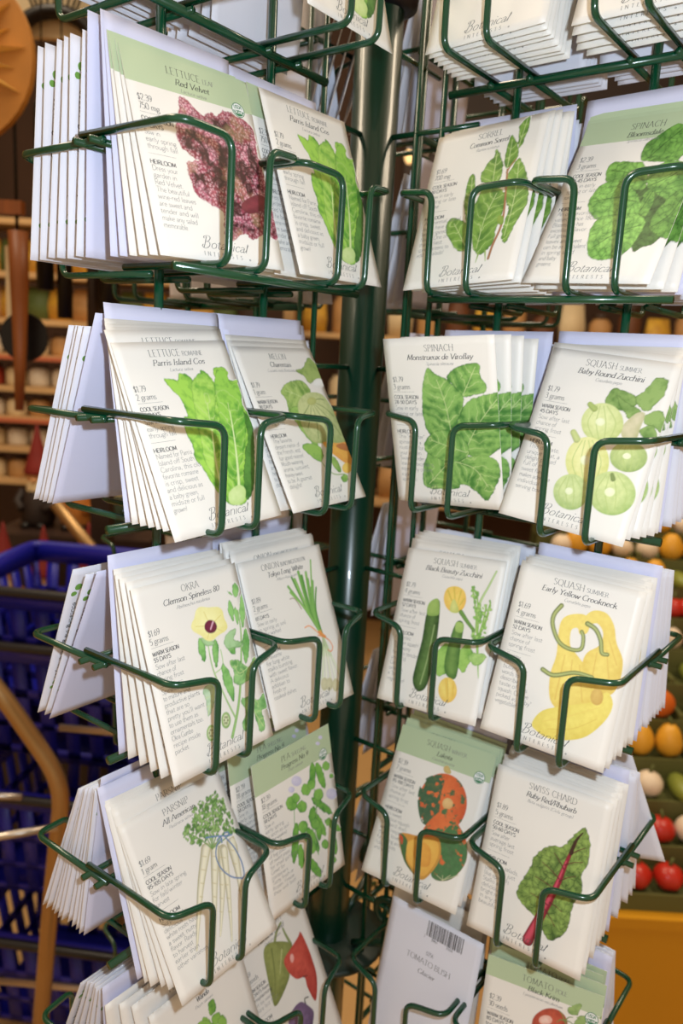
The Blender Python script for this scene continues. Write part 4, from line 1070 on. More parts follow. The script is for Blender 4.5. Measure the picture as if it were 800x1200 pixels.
PICS['black_beauty'] = [
  ('strk',[78.3,110.6,74.4,98.7,70,84.4,71.7,65.3],1.42,2.51,(186,212,140)),
  ('strk',[73.8,59.7,68.7,78.2,61.5,96.7],1.18,1.26,(150,196,84)),
  ('strk',[73.8,59.7,71.4,74.9,67.1,90],1.18,1.31,(150,196,84)),
  ('strk',[73.8,59.7,75.6,72.7,75.6,85.3],1.18,1.22,(150,196,84)),
  ('strk',[73.8,59.7,77,69.9,78.4,79.8],1.18,1.22,(150,196,84)),
  ('strk',[73.8,59.7,75.7,66.7,75.7,73.4],1.18,1.22,(150,196,84)),
  ('strk',[73.8,59.7,75.3,62.9,74.9,65.8],1.18,1.22,(150,196,84)),
  ('strk',[73.8,59.7,74.3,59.8,73,59.5],1.18,1.22,(150,196,84)),
  ('strk',[73.8,59.7,77,73.7,78.4,87.3],1.18,1.22,(150,196,84)),
  ('dots',[60.2,95,65.5,97.3,71.1,83.1,78.1,88.7,79,77,78.6,63.6,76.7,57.3,69.8,58.9,68.4,76.6],((140,196,80),(170,212,110),(120,176,70)),70,2),
  ('leaf',[44.6,38.9,45.4,46.6,51.1,52.3,60.5,48.2,67.3,55.5,72.3,47.6,68.5,35,63.1,36.8,55.7,32.2,48.2,27.6],(160,206,90),(110,170,60),None),
  ('strk',[74.4,56.9,77.3,45.7,80.4,33.2],2.21,0.44,(150,200,90)),
  ('leaf',[69.2,46.9,78.3,50.3,83.5,48.4,77,41.2],(180,216,120),(130,185,80),None),
  ('zuke',[28.6,72.8,36.1,82.7,39.6,71.6,41.9,50.5,42.5,29.4,40.2,16.8,34,13.1,28.5,19.5,28.4,32.5,29.3,51.2],(96,132,62),(38,72,28)),
  ('fill',[28.8,70.5,28.6,79.1,35.5,83.3,39,72.7,34.7,70],(170,200,96),(128,168,70)),
  ('strk',[37.1,63.4,37.1,37.3,35.4,18.7],1.11,1.23,(146,172,106)),
  ('fill',[40.2,84.1,41,92,48.2,95,55.6,92.7,58.9,85.6,57.1,78.5,50.9,75.4,44.3,77.8],(250,222,100),(238,180,50)),
  ('strk',[52.3,76.9,42.2,90.7],0.66,1.14,(226,196,60)),
  ('strk',[52.3,76.9,46.8,93.7],0.66,1.1,(226,196,60)),
  ('strk',[52.3,76.9,53.1,92.3],0.66,1.11,(226,196,60)),
  ('strk',[52.3,76.9,56.9,86.8],0.66,1.14,(226,196,60)),
  ('fill',[47.3,76,48.6,85.5,55,76.6],(226,226,130),(190,200,90)),
  ('strk',[56.6,76.8,62.9,71.1,69.7,65.6],3.4,2.45,(110,156,66)),
  ('zuke',[54.3,68.1,60.7,68.5,62,52.9,63.6,31,58.7,28.1,52.9,33.1,51.6,46.4],(120,160,70),(64,112,44)),
  ('fill',[55.6,62.3,54.5,68.9,60.7,68.5,61,62.5],(176,206,104),(140,180,80)),
  ('fill',[66,21.2,66.1,17.3,64.7,13.8,62.2,11.4,58.9,10.7,55.6,11.6,52.8,14.2,51.1,17.8,51,21.8,52.4,25.3,55,27.7,58.3,28.4,61.7,27.4,64.4,24.8],(250,226,110),(236,186,60)),
  ('strk',[60.5,11.1,56.2,26.4],1.24,2.14,(236,196,70)),
  ('strk',[63.4,13.3,62.1,26.2],0.92,1.55,(240,200,70)),
]
PICS['crookneck'] = [
  ('fill',[61,50.6,56.5,62.4,57.6,71.1,64,78,64.4,86.4,59.1,91.5,53.4,88.3,51.1,94.3,55.7,99.3,63.7,99.4,70,92.9,74,82.6,80.2,73,81.6,60.5,78.7,49.8,69.9,46.9],(248,228,110),(226,190,62)),
  ('fill',[41.8,34.3,37.9,50,38.7,63.7,36.6,76.7,36.3,86.8,40.8,92.3,50.2,94.9,54.6,90.3,54.6,83.6,50.2,81.5,47.7,85,44.2,82.3,46,72.7,51.9,67.7,62.1,59.2,69.9,46.9,66.2,35.8,51.5,29.2],(250,232,116),(228,194,66)),
  ('strk',[44.2,65.4,44.9,35.4],0.48,0.67,(222,184,70)),
  ('strk',[49.6,63.7,53,36.4],0.48,0.65,(222,184,70)),
  ('strk',[54.9,62,62.1,39.4],0.49,0.63,(222,184,70)),
  ('strk',[69.2,82.8,77.3,68.9],0.47,0.64,(222,184,70)),
  ('strk',[63.6,72.9,64.7,55.1],0.47,0.63,(222,184,70)),
  ('strk',[69.2,76.2,75.8,55.3],0.47,0.63,(222,184,70)),
  ('fill',[33.9,15.6,38.9,25.8,53.6,34.1,68.1,41.4,75.4,50.3,80.9,44,78.9,32.8,70.2,19.2,58.9,12.4,46.4,9.4,37.3,11.7],(250,236,112),(226,200,60)),
  ('strk',[40.6,18.8,55.3,27.2,74.7,40.3],0.5,0.45,(232,206,84)),
  ('strk',[44.9,15.2,60.2,20.6,73.6,31.8],0.49,0.45,(222,194,70)),
  ('fill',[74.1,46.6,73.9,42.6,71.5,40.2,68.4,40.8,66.4,44.1,66.7,48.1,69,50.5,72.1,49.9],(226,190,90),(206,160,60)),
  ('strk',[33.9,96.7,30.6,89.5,31.6,82.1,38.1,72.9,46.3,70.2,53.2,72.3,53,79.8,51,83.4],3.2,2.56,(128,140,74)),
  ('strk',[33.9,96.7,30.6,89.5,31.6,82.1,38.1,72.9,46.3,70.2,53.2,72.3,53,79.8,51,83.4],1.62,1.28,(176,186,110)),
  ('strk',[53.4,89.6,59.3,87.4,64,81.3,66.6,73.8,70.2,73.6],3.3,2.56,(128,140,74)),
  ('strk',[53.4,89.6,59.3,87.4,64,81.3,66.6,73.8,70.2,73.6],1.65,1.28,(176,186,110)),
  ('strk',[32.3,51.9,40.3,50.4,53.1,56.1,64.4,56.6],3.2,2.49,(128,140,74)),
  ('strk',[32.3,51.9,40.3,50.4,53.1,56.1,64.4,56.6],1.61,1.24,(176,186,110)),
]
PICS['parsnip'] = [
  ('strk',[53.7,75.7,38.3,53.6,21.6,23.1],7.8,1.16,(214,204,160)),
  ('strk',[53.7,75.7,38.3,53.6,21.6,23.1],5.6,0.66,(238,232,204)),
  ('strk',[48.9,73,51.8,70.9],0.35,0.18,(200,186,130)),
  ('strk',[44.8,65.6,47.4,63.7],0.35,0.18,(200,186,130)),
  ('strk',[40.8,58.3,43,56.5],0.35,0.17,(200,186,130)),
  ('strk',[36.9,51,38.7,49.5],0.33,0.17,(200,186,130)),
  ('strk',[33,43.9,34.5,42.5],0.33,0.17,(200,186,130)),
  ('strk',[60.3,72.2,46.9,45.3,34.5,17.6],7.5,1.19,(214,204,160)),
  ('strk',[60.3,72.2,46.9,45.3,34.5,17.6],5.4,0.68,(238,232,204)),
  ('strk',[55.8,69.3,58.8,67.2],0.35,0.18,(200,186,130)),
  ('strk',[52.5,61.4,55.1,59.4],0.36,0.18,(200,186,130)),
  ('strk',[49.3,53.5,51.5,51.8],0.34,0.18,(200,186,130)),
  ('strk',[46.1,45.8,47.9,44.2],0.35,0.18,(200,186,130)),
  ('strk',[42.9,38.1,44.4,36.7],0.34,0.17,(200,186,130)),
  ('strk',[65.3,68.7,53.8,44.9,41,21.3],7.5,1.18,(214,204,160)),
  ('strk',[65.3,68.7,53.8,44.9,41,21.3],5.4,0.67,(238,232,204)),
  ('strk',[60.7,65.8,63.7,63.7],0.36,0.19,(200,186,130)),
  ('strk',[57.1,58,59.8,56],0.36,0.18,(200,186,130)),
  ('strk',[53.6,50.2,55.9,48.5],0.34,0.18,(200,186,130)),
  ('strk',[50.1,42.6,52,41],0.36,0.18,(200,186,130)),
  ('strk',[46.7,35,48.2,33.6],0.34,0.17,(200,186,130)),
  ('strk',[66.4,68.1,58.1,42.4,47.8,13.7],6.2,1.27,(214,204,160)),
  ('strk',[66.4,68.1,58.1,42.4,47.8,13.7],4.5,0.73,(238,232,204)),
  ('strk',[62.4,64.9,65.4,62.7],0.36,0.18,(200,186,130)),
  ('strk',[59.9,56.4,62.6,54.5],0.35,0.19,(200,186,130)),
  ('strk',[57.5,48.1,59.8,46.3],0.36,0.18,(200,186,130)),
  ('strk',[55.1,39.8,57,38.1],0.35,0.18,(200,186,130)),
  ('strk',[52.7,31.5,54.2,30.1],0.34,0.18,(200,186,130)),
  ('strk',[74.3,69.4,70.7,49.6,65.3,30.4],8.7,1.29,(214,204,160)),
  ('strk',[74.3,69.4,70.7,49.6,65.3,30.4],6.2,0.73,(238,232,204)),
  ('strk',[70.7,65.9,73.8,63.7],0.37,0.19,(200,186,130)),
  ('strk',[69,56.9,71.7,54.9],0.37,0.19,(200,186,130)),
  ('strk',[67.3,47.9,69.7,46.1],0.36,0.18,(200,186,130)),
  ('strk',[65.7,39,67.7,37.4],0.36,0.18,(200,186,130)),
  ('strk',[64.1,30.2,65.7,28.7],0.36,0.18,(200,186,130)),
  ('strk',[58.2,73.4,56.4,85.8,52.2,98.6],0.91,0.7,(120,160,84)),
  ('strk',[58.2,73.4,52.7,82.4,44.9,91.8],0.91,0.71,(120,160,84)),
  ('strk',[58.2,73.4,61.6,87.7,62.7,102.4],0.91,0.71,(120,160,84)),
  ('strk',[58.2,73.4,65.9,87.3,71.3,101.9],0.91,0.75,(120,160,84)),
  ('strk',[58.2,73.4,68.5,83.2,76.7,93.8],0.91,0.73,(120,160,84)),
  ('strk',[58.2,73.4,69.2,77.5,78.1,82.1],0.91,0.74,(120,160,84)),
  ('strk',[58.2,73.4,68.8,74.1,77.1,75.2],0.91,0.73,(120,160,84)),
  ('dots',[41,93.4,52.2,98.6,57.3,105.1,70.9,105.7,77.3,104.9,81.1,93.4,81.7,83.9,82.4,71.6,73.1,76.4,65.4,79.4,59,80,50.3,80.1,44.4,85.9],((122,170,84),(92,140,62),(150,190,104)),260,2.1),
  ('strk',[56.7,82.1,64.2,79.2,71.7,75.8,76.6,74],0.89,0.89,(98,134,186)),
  ('strk',[64.1,76.5,67.8,77.3,67,73.2],0.89,0.91,(98,134,186)),
  ('strk',[71.4,77.8,74.5,76.9,74.2,74.9,70.5,75.9],0.95,0.94,(98,134,186)),
  ('strk',[68,75.4,62.7,73.6,58.7,66.9,59.6,57.5,64.8,49.3,71.7,44.6],0.94,0.93,(98,134,186)),
  ('strk',[71.1,74.7,74.8,65.5,76.2,53.9,74.6,45.7,71.5,44.2],0.95,0.96,(98,134,186)),
]
PICS['pea'] = [
  ('leaf',[61.9,96.2,58.4,92.9,56.8,84,58.8,78.4,62.4,81.6,64,90.6],(120,186,62),(64,140,44),None),
  ('leaf',[66.4,94.3,64.6,89.2,67.2,77.8,71.8,71.3,73.7,76.4,71,88],(120,186,62),(64,140,44),None),
  ('leaf',[56.6,69.6,58.9,63.3,68.8,52.4,76.4,47.8,74,54.3,64,65.2],(120,186,62),(64,140,44),None),
  ('leaf',[36.6,59,31.8,53.5,27.8,39.5,28.5,31,33.3,36.4,37.4,50.4],(120,186,62),(64,140,44),None),
  ('leaf',[54.1,61,53.3,54.8,59,41.6,65.6,34.4,66.5,40.7,60.6,54.1],(120,186,62),(64,140,44),None),
  ('leaf',[47.3,50.4,46,45,50.3,33.1,56,26.5,57.4,31.9,53,43.9],(120,186,62),(64,140,44),None),
  ('leaf',[37.4,41.5,34.4,38.1,33.7,28.8,36,22.9,39,26.3,39.7,35.6],(120,186,62),(64,140,44),None),
  ('leaf',[45.1,26.5,44.3,21.5,49.4,11,55.4,5.3,56.1,10.4,50.9,21],(120,186,62),(64,140,44),None),
  ('leaf',[67.7,46.2,69.9,41,78.4,32.5,84.9,29.3,82.7,34.6,74,43.1],(120,186,62),(64,140,44),None),
  ('leaf',[74.9,29.8,72.5,26.8,72.9,18.7,75.6,13.6,78,16.6,77.6,24.8],(120,186,62),(64,140,44),None),
  ('leaf',[60.2,49.8,57.3,46.9,56.4,38.9,58.4,33.8,61.3,36.6,62.2,44.7],(120,186,62),(64,140,44),None),
  ('leaf',[56.4,62.7,52.3,61.4,50.3,55.4,52.3,50.8,56.4,52,58.5,58.1],(120,186,62),(64,140,44),None),
  ('strk',[60.6,74.8,59.2,55.9,54.2,38.7,55.6,23.9],0.99,0.87,(120,170,90)),
  ('strk',[36.6,71.9,34.4,59.4],0.66,0.67,(120,170,90)),
  ('leaf',[40,73,38.2,70.4,34.5,70.2,30.9,72.6,28.9,76.3,29.5,79.7,32.4,81.2,36.3,80.1,39.3,76.9],(130,192,72),(78,150,52),None),
  ('leaf',[56.3,76.7,54.7,74.4,51.5,74.2,48.2,76.2,46.5,79.5,47,82.4,49.5,83.7,53,82.8,55.7,80],(130,192,72),(78,150,52),None),
  ('leaf',[61.7,78.5,60.3,76.6,57.6,76.5,54.9,78.1,53.4,80.8,53.9,83.2,56,84.3,58.9,83.6,61.1,81.3],(130,192,72),(78,150,52),None),
  ('leaf',[69.2,66.8,67.4,64.5,64.1,64.3,60.8,66.4,58.9,69.7,59.5,72.7,62.1,74,65.7,73,68.4,70.2],(130,192,72),(78,150,52),None),
  ('leaf',[49.5,65.9,47.9,63.7,44.7,63.6,41.5,65.6,39.8,68.9,40.3,71.8,42.8,73.1,46.2,72.1,48.8,69.3],(130,192,72),(78,150,52),None),
  ('leaf',[80.7,85.4,79.4,83.6,76.8,83.5,74.1,85,72.7,87.5,73.1,89.9,75.2,90.9,78,90.2,80.2,88],(130,192,72),(78,150,52),None),
  ('leaf',[68.2,26,66.9,24.4,64.6,24.4,62.2,26.1,60.9,28.5,61.3,30.6,63.1,31.5,65.7,30.6,67.7,28.5],(130,192,72),(78,150,52),None),
  ('leaf',[54.1,30.3,52.5,28,49.2,28.1,46,30.3,44.2,33.7,44.8,36.6,47.3,37.8,50.8,36.7,53.5,33.7],(130,192,72),(78,150,52),None),
  ('leaf',[47.7,50.2,46.1,48,42.9,47.9,39.7,50,38,53.3,38.5,56.2,41,57.5,44.4,56.4,47,53.5],(130,192,72),(78,150,52),None),
  ('leaf',[60.5,46.8,59,44.8,56.1,44.8,53.2,46.7,51.6,49.7,52.1,52.3,54.4,53.4,57.4,52.4,59.9,49.8],(130,192,72),(78,150,52),None),
  ('leaf',[43.5,75.6,42.1,73.7,39.6,73.6,37,75.2,35.6,77.9,36,80.3,38,81.3,40.8,80.5,42.9,78.3],(130,192,72),(78,150,52),None),
  ('leaf',[83.8,76,83.1,75,81.6,74.9,80.2,75.8,79.4,77.2,79.6,78.5,80.8,79,82.3,78.6,83.5,77.4],(130,192,72),(78,150,52),None),
  ('leaf',[74.7,41.4,73.6,39.9,71.4,39.9,69.2,41.3,68,43.6,68.3,45.5,70.1,46.3,72.4,45.6,74.3,43.6],(130,192,72),(78,150,52),None),
  ('leaf',[75.5,9.3,74.6,8.2,73,8.3,71.4,9.4,70.5,11.1,70.8,12.5,72,13.1,73.8,12.5,75.1,11],(130,192,72),(78,150,52),None),
  ('leaf',[51.2,40.1,49.8,38.2,46.9,38.1,44.1,40.1,42.6,43,43,45.6,45.3,46.7,48.3,45.7,50.6,43.1],(130,192,72),(78,150,52),None),
  ('fill',[47.9,87.3,46.3,85.4,42.8,85.5,39.4,87.5,37.4,90.5,37.8,93,40.5,94,44.2,92.9,47.1,90.3],(224,220,240),(190,188,222)),
  ('fill',[39.3,84.2,38.4,83.1,36.3,83.2,34.3,84.4,33.1,86.2,33.4,87.7,35,88.3,37.1,87.6,38.9,86],(224,220,240),(190,188,222)),
  ('fill',[85.4,60.2,83.4,58.1,79.4,58.3,75.3,60.8,73,64.2,73.5,67.1,76.6,68.1,80.9,66.7,84.4,63.6],(224,220,240),(190,188,222)),
  ('fill',[76.9,110.7,76.1,109.8,74.4,109.8,72.6,110.7,71.6,112.1,71.8,113.3,73.1,113.8,75,113.4,76.5,112.1],(224,220,240),(190,188,222)),
  ('fill',[73.2,107.2,72.4,106.3,70.7,106.3,68.9,107.2,67.9,108.7,68.1,109.9,69.5,110.4,71.3,109.9,72.8,108.7],(224,220,240),(190,188,222)),
  ('fill',[59.4,120.2,58.6,119.3,57,119.3,55.3,120.2,54.3,121.5,54.6,122.7,55.8,123.2,57.6,122.8,59,121.6],(224,220,240),(190,188,222)),
]
PICS['lakota'] = [
  ('fill',[47.2,93.7,45.2,97.6,48.9,99.6,52.5,94.6],(226,196,120),(190,160,80)),
  ('fill',[71.5,78.2,72.4,70.9,71,63.7,67.3,57.5,61.8,52.9,55.2,50.5,48.1,50.6,41.4,53.3,36,58.3,32.5,64.9,31.4,72.5,32.9,80,36.8,86.4,42.5,91.1,49.4,93.3,56.6,92.9,63.1,89.9,68.3,84.8],(240,120,50),(206,76,30)),
  ('mottle',[31.3,66.3,30.5,79.9,38.4,88.6,48.3,90.2,49,76.9,51.7,62.8,48,52.6,39.3,52.5],(70,104,72),0.28,0.42,3),
  ('mottle',[71.5,78.2,72.4,70.9,71,63.7,67.3,57.5,61.8,52.9,55.2,50.5,48.1,50.6,41.4,53.3,36,58.3,32.5,64.9,31.4,72.5,32.9,80,36.8,86.4,42.5,91.1,49.4,93.3,56.6,92.9,63.1,89.9,68.3,84.8],(90,110,70),0.22,0.66,8),
  ('fill',[60.9,73.7,60.5,70.4,57.8,68.2,54.4,68.3,52.3,70.8,52.6,74.1,55.3,76.3,58.7,76.1],(238,200,130),(214,160,90)),
  ('fill',[42.5,45.4,49,60.4,58.3,68.8,71.2,59.4,79.5,50.8,82.5,37.7,76.9,24.3,67.4,17.8,59.5,19,52.3,33.6],(238,122,52),(214,90,36)),
  ('mottle',[58.1,47.4,63.3,58,71.4,58.7,79.5,50.8,82.5,37.7,76.9,24.3,67.4,17.8,58.7,18.7,57.7,32.7],(76,124,72),0.16,0.34,5),
  ('mottle',[42.5,45.4,49,60.4,58.3,68.8,71.2,59.4,79.5,50.8,82.5,37.7,76.9,24.3,67.4,17.8,59.5,19,52.3,33.6],(82,120,74),0.2,0.62,9),
  ('strk',[63.2,20.4,68.7,18.8],0.45,0.43,(196,196,150)),
  ('strk',[67.7,22.1,68.7,18.8],0.42,0.43,(196,196,150)),
  ('strk',[73.6,24.4,68.7,18.8],0.43,0.43,(196,196,150)),
  ('strk',[79.4,26.7,68.7,18.8],0.43,0.43,(196,196,150)),
  ('fill',[23.9,37.3,42.8,41.8,57,45.5,62.2,31.5,54.9,14.6,46.8,13.3,33.8,20.8],(232,150,40),(204,150,50)),
  ('fill',[23.9,37.3,32.3,35.1,35.4,21.4,46.6,13.7,34.1,20.2],(84,124,72),(60,100,56)),
  ('mottle',[23.9,37.3,28,35.7,28.8,30.8,26.6,33],(220,80,40),0.3,0.2,2),
  ('fill',[33.2,34.6,43.4,39.8,56.4,43.1,60.1,31.4,53.6,16,43.8,17.3,35.8,23],(246,196,70),(236,168,50)),
  ('fill',[39.8,34.8,46.4,38.7,53.4,35.5,55.2,24.5,47.5,21.6,40.8,26.4],(244,176,50),(228,150,40)),
]
PICS['chard'] = [
  ('crinkle',[69.8,96.9,75.1,86.8,75.9,74.3,72.8,66.7,75.3,56.5,71.4,46.9,71.4,38.9,69.2,25.2,60.8,16.7,56,19.4,50.5,25,44.5,29,33.7,34.2,32.9,42.2,38.5,57.8,40.2,66.7,48.6,76.6,56.7,78.9,63.2,88.7],(140,170,72),(74,108,44),[51.2,22.1,58.9,51.3,66.6,88.4]),
  ('strk',[45.8,9.9,52,30.5,58.1,51,62.3,72.1,65.5,85.5],7.7,1.57,(150,30,52)),
  ('strk',[45.3,10,51.5,30.6,57.6,51.1,61.6,71.1],4.3,0.81,(206,70,92)),
  ('strk',[54.7,38.2,48.3,40.2,42,41],0.82,0.33,(96,32,40)),
  ('strk',[57.5,49.9,50.2,52,43,53],0.8,0.32,(96,32,40)),
  ('strk',[59.2,57.9,52.5,61.6,46,64.1],0.82,0.33,(96,32,40)),
  ('strk',[61.1,65.2,56.8,69.8,52.7,73.3],0.81,0.32,(96,32,40)),
  ('strk',[57.6,49.2,63.1,51.3,68.7,52.2],0.81,0.32,(96,32,40)),
  ('strk',[59.5,56.4,64.5,60.8,69.7,63.8],0.82,0.33,(96,32,40)),
  ('strk',[61.3,68.5,66.9,72.2,72.6,74.6],0.81,0.31,(96,32,40)),
  ('strk',[56,40.4,60.4,39.7,65,37.8],0.81,0.31,(96,32,40)),
  ('strk',[53.8,34.6,57.8,31.3,62.1,26.9],0.79,0.33,(96,32,40)),
  ('strk',[63.2,75.8,67.7,80.6,72.3,84.1],0.83,0.32,(96,32,40)),
  ('strk',[63.7,77.6,65.3,86.3,68.9,93.3],2.91,0.94,(66,40,30)),
]
PICS['pepper'] = [
  ('strk',[44.6,97.5,49.7,103.5,56.4,107.4],2.54,1.88,(150,160,90)),
  ('strk',[59.5,87.7,57.5,96.6,56.6,102.5],2.6,1.65,(140,156,86)),
  ('fill',[31.3,96.5,37.6,100.3,47.8,96.7,59,89.2,59.3,83.6,49.8,77.4,48.6,68.1,35.5,59.5,26.1,56.9,26,65.4,28.2,82],(166,174,90),(104,114,48)),
  ('strk',[39.9,94.9,35.5,77.6,28.5,62.2],1.42,0.52,(120,130,60)),
  ('strk',[49.3,89.4,40.2,74.8],0.91,0.53,(196,200,130)),
  ('fill',[47.9,81,58.3,85.1,68.7,88.5,72.7,90.6,74.8,79.9,75.6,65.6,74.2,50.9,65.4,36.7,61.7,50,61.9,58.4,53.7,62.1,48.3,71.6],(226,92,70),(170,40,32)),
  ('fill',[58.1,76.7,56.6,75,54.8,74.9,53.8,76.6,54.2,79,55.7,80.7,57.5,80.8,58.5,79.1],(246,190,180),(236,140,126)),
  ('strk',[61.2,59.6,65.5,57.9],1.13,0.57,(110,40,30)),
  ('strk',[54.8,40.9,55.3,44.7,59.4,43.8],1.12,0.94,(90,84,70)),
  ('fill',[33.4,39.6,40.6,44.8,50.6,45.2,57,37.8,60,30.9,55.3,23.9,49.1,16.3,34.4,16.3,30.6,28.5],(140,110,150),(84,64,96)),
]
PICS['tomato'] = [
  ('fill',[38.4,81.9,39.9,89,46.4,96,54.3,98.5,61.2,95.5,63.3,86.7,59,77.1,46.8,70.6,41.2,74.9],(214,92,60),(140,40,32)),
  ('fill',[52.2,90.1,51.2,87.2,48,85,44.5,84.7,42.8,86.5,43.8,89.4,47,91.7,50.5,92],(250,224,210),(226,130,100)),
  ('strk',[60.8,92.9,58.2,96.8,55.9,98.3],0.94,0.49,(120,140,70)),
  ('strk',[60.8,92.9,63.1,96.3,65.8,97.3],0.94,0.47,(120,140,70)),
  ('strk',[60.8,92.9,64.3,93.6,68.2,91.8],0.94,0.47,(120,140,70)),
  ('strk',[60.8,92.9,62.3,90.4,64.3,85.5],0.94,0.47,(120,140,70)),
  ('strk',[60.8,92.9,58,92.7,55.5,90.1],0.94,0.47,(120,140,70)),
  ('leaf',[61.9,102.2,67.6,107.5,70.8,107.9,68.6,100.7,64,99],(160,190,110),(112,150,74),None),
  ('leaf',[67.8,94.8,73.2,101.7,75.3,97.8,71.4,91.5,68.8,87.3],(150,180,100),(104,140,66),None),
  ('strk',[68.9,98.4,83.9,104.2,93.3,115.6],0.94,0.46,(150,180,100)),
  ('leaf',[83.9,104.2,90.7,111.5,92.8,107.6,88.8,102.9],(160,190,110),(112,150,74),None),
]
PICS['wando'] = [
  ('leaf',[51,97.6,47.1,97.1,45.1,93.9,46.1,89.4,50,89.9,52,93.2],(140,190,70),(88,150,50),None),
  ('leaf',[52.7,86.9,48.1,88.2,45.4,86.2,45.9,81.9,50.4,80.7,53.1,82.7],(140,190,70),(88,150,50),None),
  ('leaf',[55.1,83.3,50.9,83,49.1,79.6,50.8,74.8,55,75.1,56.8,78.5],(140,190,70),(88,150,50),None),
  ('leaf',[39.6,91.9,38.2,88.8,39.5,84.2,42.8,80.2,44.2,83.3,42.9,88],(140,190,70),(88,150,50),None),
  ('leaf',[34.4,90.7,37,86.4,41.6,82.9,45.9,81.9,43.2,86.3,38.6,89.8],(140,190,70),(88,150,50),None),
]
# ------------------------------------------------------------------ seed packets
PW, PH = 85.0, 119.0
def bulge(x, y):
    """height in metres of the puffed front above the packet's mid-plane (x, y in mm)"""
    u = np.clip(np.asarray(x, float) / PW, 0, 1); v = np.clip(np.asarray(y, float) / PH, 0, 1)
    return .00015 + .0009 * (4 * u * (1 - u)) ** .7 * np.clip(v * 5, 0, 1) * np.clip((.82 - v) * 2.2, 0, 1)
def packet_mesh(name, front, back, w_=PW, h_=PH, notch=0.0, thick=1.0):
    nx, ny = 14, 20
    V = []; F = []; mi = []
    for s in (1, -1):
        for j in range(ny + 1):
            for i in range(nx + 1):
                x = w_ * i / nx; y = h_ * j / ny
                z = float(bulge(x * PW / w_, y * PH / h_)) * (thick if thick != 1 else 1)
                V.append(((x - w_ / 2) / 1000, y / 1000, s * z))
    n = (nx + 1) * (ny + 1)
    at_ = lambda i, j, s: i + j * (nx + 1) + (0 if s > 0 else n)
    for j in range(ny):
        for i in range(nx):
            F.append((at_(i, j, 1), at_(i + 1, j, 1), at_(i + 1, j + 1, 1), at_(i, j + 1, 1))); mi.append(0)
            F.append((at_(i, j, -1), at_(i, j + 1, -1), at_(i + 1, j + 1, -1), at_(i + 1, j, -1))); mi.append(1)
    for i in range(nx):
        F.append((at_(i, 0, 1), at_(i, 0, -1), at_(i + 1, 0, -1), at_(i + 1, 0, 1))); mi.append(0)
        F.append((at_(i, ny, 1), at_(i + 1, ny, 1), at_(i + 1, ny, -1), at_(i, ny, -1))); mi.append(0)
    for j in range(ny):
        F.append((at_(0, j, 1), at_(0, j + 1, 1), at_(0, j + 1, -1), at_(0, j, -1))); mi.append(0)
        F.append((at_(nx, j, 1), at_(nx, j, -1), at_(nx, j + 1, -1), at_(nx, j + 1, 1))); mi.append(0)
    me = mesh(name, V, F, None, False)
    me.materials.append(front); me.materials.append(back)
    me.polygons.foreach_set('material_index', mi)
    me.polygons.foreach_set('use_smooth', [True] * (2 * nx * ny) + [False] * (2 * nx + 2 * ny))
    me.update()
    return me
BODY = packet_mesh('seed_packet', PAPER, BACKP)
CARDME = packet_mesh('divider_card', CARD, CARD, 86, 127, thick=.35)
BACKBODY = packet_mesh('seed_packet', PAPER, BACKP)

L1_, L2_, L3_ = .00006, .00010, .00015
# back print: pale blue panel, vertical motto, leaf mark (mirrored, seen from behind)
def back_meshes():
    fb = lambda x, y: bulge(x, y)
    pan = Ink(); pan.rect(7.6, 77, 9, 80)
    tx = Ink(); tx.text('educating the gardener in you', 6.6, 92, 3.3, 1.5, .8, shear=.15, fit=64, rot=-math.pi / 2)
    lfs = []
    for cx, cy, s in ((7.5, 104, 1.2), (5.0, 99, .9), (7.5, 25, .9), (6, 21, .7)):
        lf = Ink(); lfs.append(lf)
        P = [np.array([cx + s * 3.0 * math.cos(a) * (1 if math.cos(a) > 0 else .7), cy + s * 2.1 * math.sin(a)]) for a in np.linspace(0, 2 * math.pi, 11)]
        for i in range(0, 10, 2): lf.quad(np.array([cx, cy]), P[i], P[i + 1], P[i + 2])
    out = []
    for nm, ink, m, l in (('printed_panel', pan, TINT, L1_), ('printed_motto', tx, INKB, L2_), *[('printed_leaf', f_, LEAFINK, L2_) for f_ in lfs]):
        V = [(-(v[0] - 42.5) / 1000, v[1] / 1000, -(float(fb(v[0], v[1])) + l)) for v in ink.V]
        out.append((nm, mesh(nm, V, ink.F, m)))
    return out
BACKPRINT = back_meshes()

